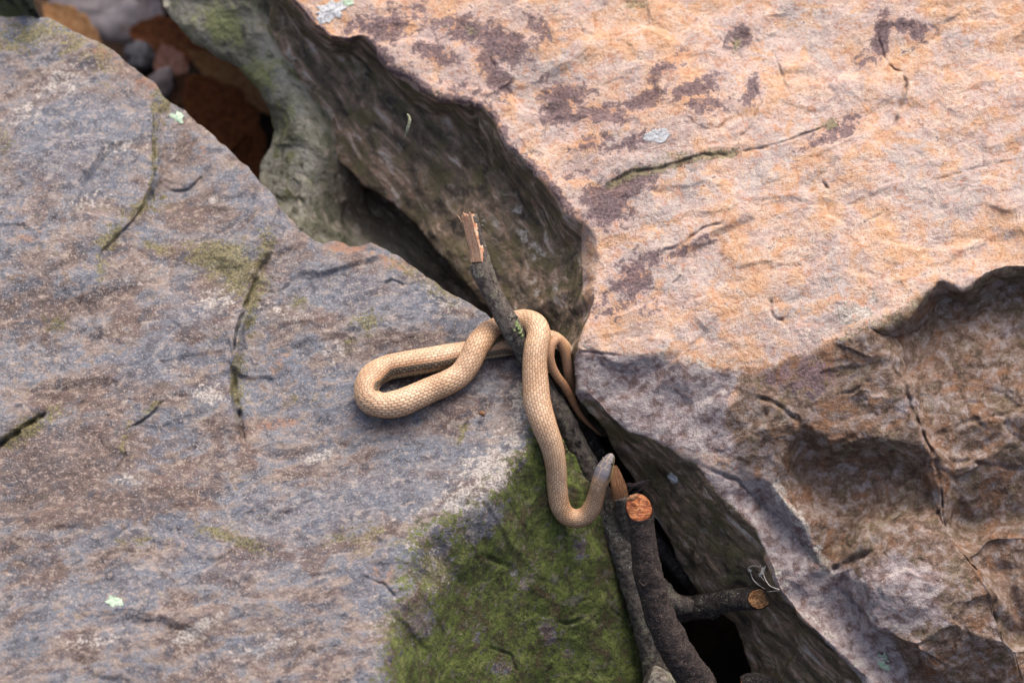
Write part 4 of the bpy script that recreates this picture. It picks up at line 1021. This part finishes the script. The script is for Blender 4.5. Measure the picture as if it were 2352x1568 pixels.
for da in (-1, 0, 1):
    ia = np.floor(A + 0.5) + da
    for db in (-1, 0, 1):
        ib = np.floor(Bp + 0.5 * (ia % 2)) + db + 0.5 - 0.5 * (ia % 2)
        q = np.hypot((A - ia) * 1.0, (Bp - ib) * 1.15)
        k = q < best; k2 = (~k) & (q < second)
        second = np.where(k, best, np.where(k2, q, second)); ca = np.where(k, ia, ca); cb = np.where(k, ib, cb); best = np.where(k, q, best)
edge = second - best
along = Bp - cb; across = A - ca
rnd = ((np.sin(ca * 12.9898 + cb * 78.233) * 43758.5453) % 1.0)
ang = np.abs(th)[None] + 0 * A
vent = smooth(math.radians(128), math.radians(136), ang)
headw = 1 - smooth(54, 72, s)[:, None]
body = (1 - vent) * (1 - headw)
sc = (smooth(0.0, 0.26, edge) * 0.55 + 0.5 * (along + 0.4) * smooth(0.0, 0.2, edge) + 0.22 * np.exp(-(across / 0.12) ** 2)) * body
scute = (np.abs((Bp % 1.0) - 0.5) * 2)
hgt = 0.9 * (r[:, None] / 26) * sc + 0.5 * (1 - smooth(0.75, 1.0, scute)) * vent * (1 - headw)
# cross-section: rounded back, flattened belly, jaw line on the head
cs = np.cos(th)[None]; sn = np.sin(th)[None]
vert = np.where(cs > 0, cs, cs * np.interp(s, [0, 60, 110], [0.70, 0.78, 0.9])[:, None])
Q = P[:, None, :3] + N[:, None] * (vert * hh[:, None] + hgt * cs)[..., None] + Bn[:, None] * (np.sign(sn) * np.abs(sn) ** np.interp(s, [0, 55, 110], [0.86, 0.88, 1.0])[:, None] * w_[:, None] + hgt * sn)[..., None]
# colours
def c3(*v): return np.array(lin(*v, AK)[:3])
tan1, tan2, skin = c3(236, 196, 156), c3(208, 166, 128), c3(80, 76, 74)
wgt = np.clip(0.5 + 0.5 * perlin(s / 60, 0 * s, 0 * s, 77), 0, 1)[:, None]
colr = (tan1 * rnd[..., None] + tan2 * (1 - rnd[..., None]))
drift = perlin(Q[..., 0] / 55, Q[..., 1] / 55, Q[..., 2] / 55, 78)[..., None]
colr = colr * (1 + 0.22 * drift * np.array([0.6, 1.0, 1.5]))
colr = colr * (0.90 + 0.26 * np.exp(-(across / 0.16) ** 2))[..., None]
neck = smooth(240, 70, s)[:, None]                                       # the fore body is browner
colr = colr * (1 - 0.30 * neck[..., None]) + neck[..., None] * 0.30 * c3(150, 112, 78)
tail = smooth(s[-1] - 520, s[-1] - 330, s)[:, None, None]
colr = colr * (1 - 0.55 * tail) + 0.55 * tail * c3(190, 126, 76)
tail2 = smooth(s[-1] - 200, s[-1] - 130, s)[:, None, None]
colr = colr * (1 - 0.6 * tail2) + 0.6 * tail2 * c3(150, 92, 50)
low = smooth(math.radians(60), math.radians(86), ang)
colr = colr * (1 - 0.45 * low[..., None]) + 0.45 * low[..., None] * c3(196, 128, 72)      # rusty flanks
side = smooth(math.radians(86), math.radians(93), ang) * (1 - smooth(math.radians(124), math.radians(132), ang))
dark = c3(52, 47, 40)
em = smooth(0.16, 0.03, edge)
blot = smooth(0.03, 0.10, edge)
colr = colr * (1 - side[..., None]) + side[..., None] * (dark * blot[..., None] + c3(190, 170, 130) * (1 - blot[..., None]))
bel = c3(176, 164, 132) * (1 - smooth(0.72, 0.95, scute))[..., None] + c3(104, 96, 80) * smooth(0.72, 0.95, scute)[..., None]
colr = colr * (1 - vent[..., None]) + vent[..., None] * bel
em = smooth(0.22, 0.05, edge)
m_ = (em * (1 - vent) * (1 - side) * (1 - headw))[..., None] * 0.9
colr = colr * (1 - m_) + m_ * skin
# head shield plates
hx = s[:, None] + 0 * A; hy = np.abs(sn) * w_[:, None] * np.sign(sn)
plate = c3(112, 112, 122) * (0.92 + 0.2 * rnd[..., None] * 0) + 0 * colr
d_ = np.full(A.shape, 9.0)
def seam(v): 
    global d_
    d_ = np.minimum(d_, np.abs(v))
seam(np.where(np.abs(hy) < 11, hx - 12 - 0.02 * hy ** 2, 9)); seam(np.where(np.abs(hy) < 13, hx - 21 + 0.015 * hy ** 2, 9)); seam(np.where(hx < 21, hy, 9))
seam(np.where((hx > 21) & (hx < 37), np.abs(hy) - 6.2 + (hx - 21) * 0.10, 9)); seam(np.where(np.abs(hy) < 6, hx - 40 + np.abs(hy) * 0.8, 9)); seam(np.where((hx > 39) & (hx < 60), hy, 9)); seam(np.where((np.abs(hy) > 5) & (np.abs(hy) < 14), hx - 35 - 0.2 * (np.abs(hy) - 5), 9))
sm_ = smooth(1.1, 0.4, d_)[..., None] * 0.75
plate = plate * (1 - sm_) + sm_ * c3(196, 172, 140)
topm = smooth(math.radians(66), math.radians(52), ang)[..., None]
eyes = c3(70, 58, 50); lips = c3(192, 172, 110); chin = c3(206, 196, 160)
sd = smooth(math.radians(80), math.radians(90), ang)[..., None]; ch = smooth(math.radians(112), math.radians(122), ang)[..., None]
hc = plate * topm + (1 - topm) * (eyes * (1 - sd) + sd * (lips * (1 - ch) + ch * chin))
hmask = headw[..., None]
colr = colr * (1 - hmask) + hmask * hc
nape = (smooth(56, 66, s) * smooth(135, 76, s))[:, None, None] * 0.6
mot = smooth(-0.1, 0.35, perlin(Q[..., 0] / 7, Q[..., 1] / 7, Q[..., 2] / 7, 88))[..., None]
colr = colr * (1 - nape * (0.35 + 0.65 * (1 - mot))) + nape * (0.35 + 0.65 * (1 - mot)) * (c3(112, 104, 92) * (1 - m_) + m_ * c3(60, 54, 50))
# small scuffs
dirt = smooth(0.34, 0.6, perlin(Q[..., 0] / 9, Q[..., 1] / 9, Q[..., 2] / 9, 89))[..., None] * 0.35 * smooth(900, 980, s)[:, None, None] * smooth(1150, 1080, s)[:, None, None]
colr = colr * (1 - dirt) + dirt * c3(150, 96, 70)

t = NT('snake_skin', 0.42, 0.45)
cc = t.attr('tint').outputs['Color']; f = t.attr('fol').outputs['Vector']
nn = t.noise(f, 20, 3, 0.7)
skin_m = t.out(t.mix(t.math('MULTIPLY', t.ss(nn, 0.42, 0.62), 0.18), cc, (0.30, 0.18, 0.09, 1)), None, t.math('ADD', 0.48, t.math('MULTIPLY', nn, 0.2)))
snake = empty('snake', pt(995, 891, 12))
tag(snake, 'slender tan brown snake with grey head, draped over the grey boulder and round the stick', 'snake')
m, n = Q.shape[:2]
V = to_world(Q).reshape(-1, 3)
F = ring_faces(m, n)[:, ::-1]
V = np.vstack([V, to_world(P[0, :3] - T[0] * 0.6), to_world(P[-1, :3])])
tc = np.vstack([colr.reshape(-1, 3), colr[0].mean(0), colr[-1].mean(0)]); fl = np.vstack([(Q / 30).reshape(-1, 3), P[0, :3] / 30, P[-1, :3] / 30])
b = (m - 1) * n; j = np.arange(n); jn = (j + 1) % n
F = F.tolist() + np.stack([j, jn, np.full(n, m * n)], 1).tolist() + np.stack([b + jn, b + j, np.full(n, m * n + 1)], 1).tolist()
mesh_obj('body', V, F, skin_m, snake, attrs={'tint': tc, 'fol': fl})
me = NT('snake_eye', 0.08, 0.8); me.out((0.012, 0.009, 0.007, 1))
for sg in (-1, 1):
    k = int(np.argmin(np.abs(s - 19))); a = sg * math.radians(66)
    c = P[k, :3] + N[k] * math.cos(a) * hh[k] * 1.0 + Bn[k] * math.sin(a) * w_[k] * 0.93
    u = np.linspace(0, math.pi, 10); v = np.linspace(0, 2 * math.pi, 16, endpoint=False)
    E = c + 3.6 * (np.cos(u)[:, None, None] * N[k] + np.sin(u)[:, None, None] * (np.cos(v)[None, :, None] * T[k] + np.sin(v)[None, :, None] * Bn[k]))
    finish_tube('eye', E, E / 10, me.m, snake, False, False)

# ------------------------------------------------------------------ lichens growing on the boulders
def lichen(rk, parent, x, y, rx, ry, ang, seed, mat, thick=1.2, lobes=0.28):
    n = 60; th = np.linspace(0, 2 * math.pi, n, endpoint=False); c_, s_ = math.cos(math.radians(ang)), math.sin(math.radians(ang))
    rad = 1 + lobes * perlin(np.cos(th) * 2.1, np.sin(th) * 2.1, 0 * th, seed) * 1.4 + 0.22 * perlin(np.cos(th) * 6, np.sin(th) * 6, 0 * th, seed + 1)
    Q = []
    for q, hh_ in [(1.0, -0.8), (0.99, 0.5), (0.94, 1.0), (0.8, 0.8), (0.62, 0.75), (0.42, 0.7), (0.22, 0.7), (0.05, 0.7)]:
        a = q * rad * np.cos(th) * rx; b_ = q * rad * np.sin(th) * ry
        X_ = x + a * c_ - b_ * s_; Y_ = y + a * s_ + b_ * c_
        D_ = sample(rk, X_, Y_) + thick * hh_ + 0.9 + thick * 0.5 * perlin(X_ / 4.5, Y_ / 4.5, 0 * X_, seed + 2) * (q < 0.97)
        Q.append(np.stack([X_, Y_, D_], 1))
    return finish_tube('lichen', np.array(Q), np.array(Q) / 20, mat, parent, False, True)
L_MINT = mat_simple('mint_lichen', (158, 188, 160), (216, 236, 210), 420)
L_GREY = mat_simple('ash_grey_lichen', (176, 178, 180), (224, 226, 228), 420)
L_GREEN = mat_simple('sage_lichen', (142, 142, 118), (188, 186, 168), 380)
lichen(GREY, grey, 265, 1381, 19, 16, 0, 401, L_MINT); lichen(GREY, grey, 408, 270, 14, 14, 0, 403, L_MINT, 1.4, 0.4)
lichen(PEACH, peach, 1508, 312, 30, 15, -8, 421, L_GREY, 0.9); lichen(PEACH, peach, 762, 26, 32, 22, -15, 423, L_GREY, 1.2, 0.45); lichen(PEACH, peach, 800, 6, 14, 9, 0, 425, L_MINT, 1.2); lichen(PEACH, peach, 2030, 1518, 12, 20, -20, 427, L_MINT, 0.8)
lichen(PEACH, peach, 1546, 1098, 12, 8, 35, 429, L_GREY, 1.2)

# ------------------------------------------------------------------ leaf litter and stones beyond the gap
def mat_leaf(name, c1, c2):
    t = NT(name, 0.6, 0.3); f = t.attr('fol').outputs['Vector']; n = t.noise(f, 2.0, 4, 0.65); n2 = t.noise(t.mapping(f, (1, 6, 1)), 4.0, 3, 0.6)
    c = t.ramp(n, [(0.36, C(*c1)), (0.62, C(*c2))]); c = t.mix(t.math('MULTIPLY', t.ss(n2, 0.55, 0.65), 0.4), c, C(*c1))
    return t.out(c, t.bump(n2, 0.002, 0.6))
LEAF1 = mat_leaf('russet_dry_leaf', (104, 58, 28), (160, 96, 50)); LEAF2 = mat_leaf('tan_dry_leaf', (164, 112, 66), (204, 158, 110)); LEAF3 = mat_leaf('pinkish_dry_leaf', (160, 106, 88), (206, 160, 144)); LEAF4 = mat_leaf('grey_weathered_leaf', (150, 138, 142), (196, 186, 192)); LEAF5 = mat_leaf('dark_brown_leaf', (70, 44, 30), (112, 72, 46))
def leaf(x, y, lift, ln, wd, ang, curl, mat, label, seed, tx=0.0, ty=0.0, group='dry leaves on the ground in the gap'):
    d0 = ground_d(x, y) + lift
    a = np.array([math.cos(math.radians(ang)), math.sin(math.radians(ang)), tx]); a /= np.linalg.norm(a)
    nv = np.array([0.1, ty, 1.0]); nv -= nv.dot(a) * a; nv /= np.linalg.norm(nv); b_ = np.cross(nv, a)
    u = np.linspace(0, 1, 26); v = np.linspace(-1, 1, 15)
    U, Vv = np.meshgrid(u, v, indexing='ij')
    lob = 1 + 0.22 * np.abs(np.sin(U * math.pi * 4.5 + 0.6))
    pr = wd * np.sin(np.clip(U, 0.02, 0.98) * math.pi) ** 0.75 * (1.1 - 0.35 * U) * lob * 0.85 + 0.6
    h = curl * (Vv ** 2) * pr * 0.55 - 0.02 * ln * Vv * 0 + 0.10 * ln * curl * (2 * U - 1) ** 2 + 4 * perlin(U * 4, Vv * 2, 0 * U, seed) - 2.5 * np.exp(-(Vv / 0.10) ** 2)
    def lay(off): return np.array([x, y, d0]) + np.multiply.outer((U - 0.5) * ln, a) + np.multiply.outer(Vv * pr, b_) + np.multiply.outer(h + off, nv)
    top, bot = lay(0.5), lay(-0.5)
    m_, n_ = U.shape
    V = np.vstack([top.reshape(-1, 3), bot.reshape(-1, 3)]); off = m_ * n_
    q = (np.arange(m_ - 1)[:, None] * n_ + np.arange(n_ - 1)[None]).ravel()
    F = np.vstack([np.stack([q, q + n_, q + n_ + 1, q + 1], 1), np.stack([q + off, q + off + 1, q + off + n_ + 1, q + off + n_], 1)])
    rim = np.concatenate([np.arange(n_), np.arange(1, m_) * n_ + n_ - 1, (m_ - 1) * n_ + np.arange(n_ - 2, -1, -1), np.arange(m_ - 2, 0, -1) * n_])
    rn = np.roll(rim, -1)
    F = np.vstack([F, np.stack([rim, rn, rn + off, rim + off], 1)])
    fl = np.tile(np.stack([U * ln / 30, Vv * wd / 30, 0 * U], 2).reshape(-1, 3), (2, 1))
    r_ = empty('dry_leaf', pt(x, y, d0)); tag(r_, label, 'leaf', group)
    mesh_obj('blade', to_world(V), F, mat, r_, attrs={'fol': fl})
    c = lambda t_, o: tuple(np.array([x, y, d0]) + a * (t_ - 0.5) * ln + nv * (0.10 * ln * curl * (2 * t_ - 1) ** 2 + o))
    thin('stalk', [c(-0.14, 3), c(0, 1), c(0.3, -1.0), c(0.7, -1.0), c(0.97, 0.5)], 1.5, mat, r_)
leaf(520, 300, 22, 300, 90, 55, 0.5, LEAF1, 'broad russet dry leaf lying folded beside the grey-green boulder', 501)
leaf(540, 195, 60, 250, 40, 36, 0.9, LEAF2, 'long tan curled dry leaf arched along the grey-green boulder', 502, 0.1)
leaf(440, 215, 40, 150, 45, 20, 0.5, LEAF5, 'dark brown dry leaf under the tan curled one', 503)
leaf(395, 165, 80, 130, 42, 70, 0.4, LEAF3, 'small pinkish dry leaf beside the dark grey stone', 504, 0.2)
leaf(390, 95, 50, 190, 60, 15, 0.4, LEAF1, 'russet dry leaf behind the pinkish one', 505)
leaf(345, 40, 70, 130, 34, 80, 0.5, LEAF4, 'narrow grey weathered leaf standing near the russet leaves', 506, 0.1)
leaf(290, -20, 40, 260, 80, 10, 0.4, LEAF5, 'dark brown leaf beyond the pale flat stone', 507)
leaf(560, 400, 20, 180, 60, 100, 0.5, LEAF1, 'russet dry leaf tucked low behind the rim of the blue-grey boulder', 508)
leaf(170, 70, 60, 180, 46, 40, 0.4, LEAF2, 'tan dry leaf at the far rim of the blue-grey boulder', 509)
def stone(name, x, y, lift, rx, ry, rz, mat, label, seed, ang=0):
    u = np.linspace(0.02, math.pi - 0.02, 18); v = np.linspace(0, 2 * math.pi, 30, endpoint=False)
    U, Vv = np.meshgrid(u, v, indexing='ij')
    n_ = np.stack([np.sin(U) * np.cos(Vv), np.sin(U) * np.sin(Vv), np.cos(U)], 2)
    k = 1 + 0.26 * perlin(n_[..., 0] * 1.3, n_[..., 1] * 1.3, n_[..., 2] * 1.3, seed) + 0.12 * perlin(n_[..., 0] * 3, n_[..., 1] * 3, n_[..., 2] * 3, seed + 1) + 0.05 * perlin(n_[..., 0] * 8, n_[..., 1] * 8, n_[..., 2] * 8, seed + 2)
    c_, s_ = math.cos(math.radians(ang)), math.sin(math.radians(ang))
    L_ = n_ * k[..., None] * np.array([rx, ry, rz]); d0 = ground_d(x, y) + lift
    Q = np.stack([x + L_[..., 0] * c_ - L_[..., 1] * s_, y + L_[..., 0] * s_ + L_[..., 1] * c_, d0 + L_[..., 2]], 2)
    o = finish_tube(name, Q, Q / 30, mat, None)
    me_ = o.data; me_.flip_normals()
    tag(o, label, 'stone'); return o
ST_PALE = mat_simple('pale_lilac_stone', (136, 130, 136), (180, 174, 180), 40); ST_DARK = mat_simple('slate_stone', (84, 84, 92), (138, 136, 142), 60); ST_MID = mat_simple('mauve_stone', (116, 106, 108), (160, 148, 148), 60)
stone('flat_stone', 235, 28, 40, 120, 62, 34, ST_PALE, 'pale lilac-grey flat stone beyond the rim of the blue-grey boulder', 601, 18)
stone('stone', 322, 128, 60, 38, 34, 30, ST_DARK, 'dark slate-grey stone lying between the pale flat stone and the leaves', 604)
stone('stone', 372, 195, 66, 30, 42, 26, ST_MID, 'mauve-grey stone touching the rim of the blue-grey boulder', 607, 30)
stone('pebble', 440, 238, 70, 17, 14, 13, ST_MID, 'tiny grey pebble lying on the russet leaf', 610)

# ------------------------------------------------------------------ small litter
cx_, cy_ = 1107, 948
cd_ = float(sample(GREY, cx_, cy_))
chip_ = cushion('bark_chip', cx_, cy_, cd_ + 3, 8, 5, 3.0, WOOD_OLD, None, 701, 30, (0.1, -0.4, 0.9)); tag(chip_, 'tiny brown bark chip on the grey boulder below the coil', 'chip')
dl = [(1440, 1128, -96), (1462, 1112, -84), (1482, 1104, -80)]
M_DRY = mat_leaf('curled_dead_leaf', (44, 36, 32), (112, 98, 92))
r_ = empty('curled_leaf', pt(1462, 1115, -90)); tag(r_, 'dark shrivelled leaf scrap caught above the cut branch', 'leaf')
for kk, (keys, rr) in enumerate([([(1440, 1134, -104), (1454, 1116, -88), (1472, 1108, -80), (1494, 1102, -78)], 4.5), ([(1430, 1118, -104), (1448, 1114, -92), (1466, 1120, -90)], 7), ([(1452, 1130, -100), (1470, 1124, -92), (1478, 1112, -86)], 4)]):
    thin('blade', keys, rr, M_DRY, r_, 9)
M_STRAW = mat_simple('bleached_straw', (176, 168, 156), (226, 222, 214), 300)
r_ = empty('dry_grass', pt(1745, 1330, -60)); tag(r_, 'wisps of bleached dry grass caught on the rock above the stub', 'grass')
pd = lambda x, y, o=4: float(sample(PEACH, x, y)) + o
for kk, pts_ in enumerate([[(1716, 1306), (1724, 1300), (1738, 1299), (1746, 1302)], [(1722, 1310), (1730, 1330), (1744, 1344), (1758, 1352)], [(1746, 1296), (1750, 1310), (1748, 1322), (1756, 1334)], [(1758, 1300), (1754, 1318), (1768, 1344), (1790, 1354), (1762, 1358)], [(1740, 1318), (1752, 1312), (1758, 1298)]]):
    thin('blade', [(a, b_, pd(a, b_, 6 + 4 * math.sin(a))) for a, b_ in pts_], 1.1, M_STRAW, r_, 6)
for kk, (x, y, rx, ry) in enumerate([(1722, 1309, 6, 3.5), (1751, 1312, 4, 10), (1746, 1320, 3, 4)]):
    cushion('seed_head', x, y, pd(x, y, 4), rx, ry, 3, M_STRAW, r_, 720 + kk, 20, (0, 0, 1))
r_ = thin('hanging_twig', [(930, 316, -190), (936, 296, -178), (941, 274, -172), (936, 262, -176)], 3.6, mat_simple('pale_green_twig', (136, 140, 108), (176, 178, 150), 200), None, 8)
tag(r_, 'tiny pale green twig hanging on the streaked flank of the peach boulder', 'twig')
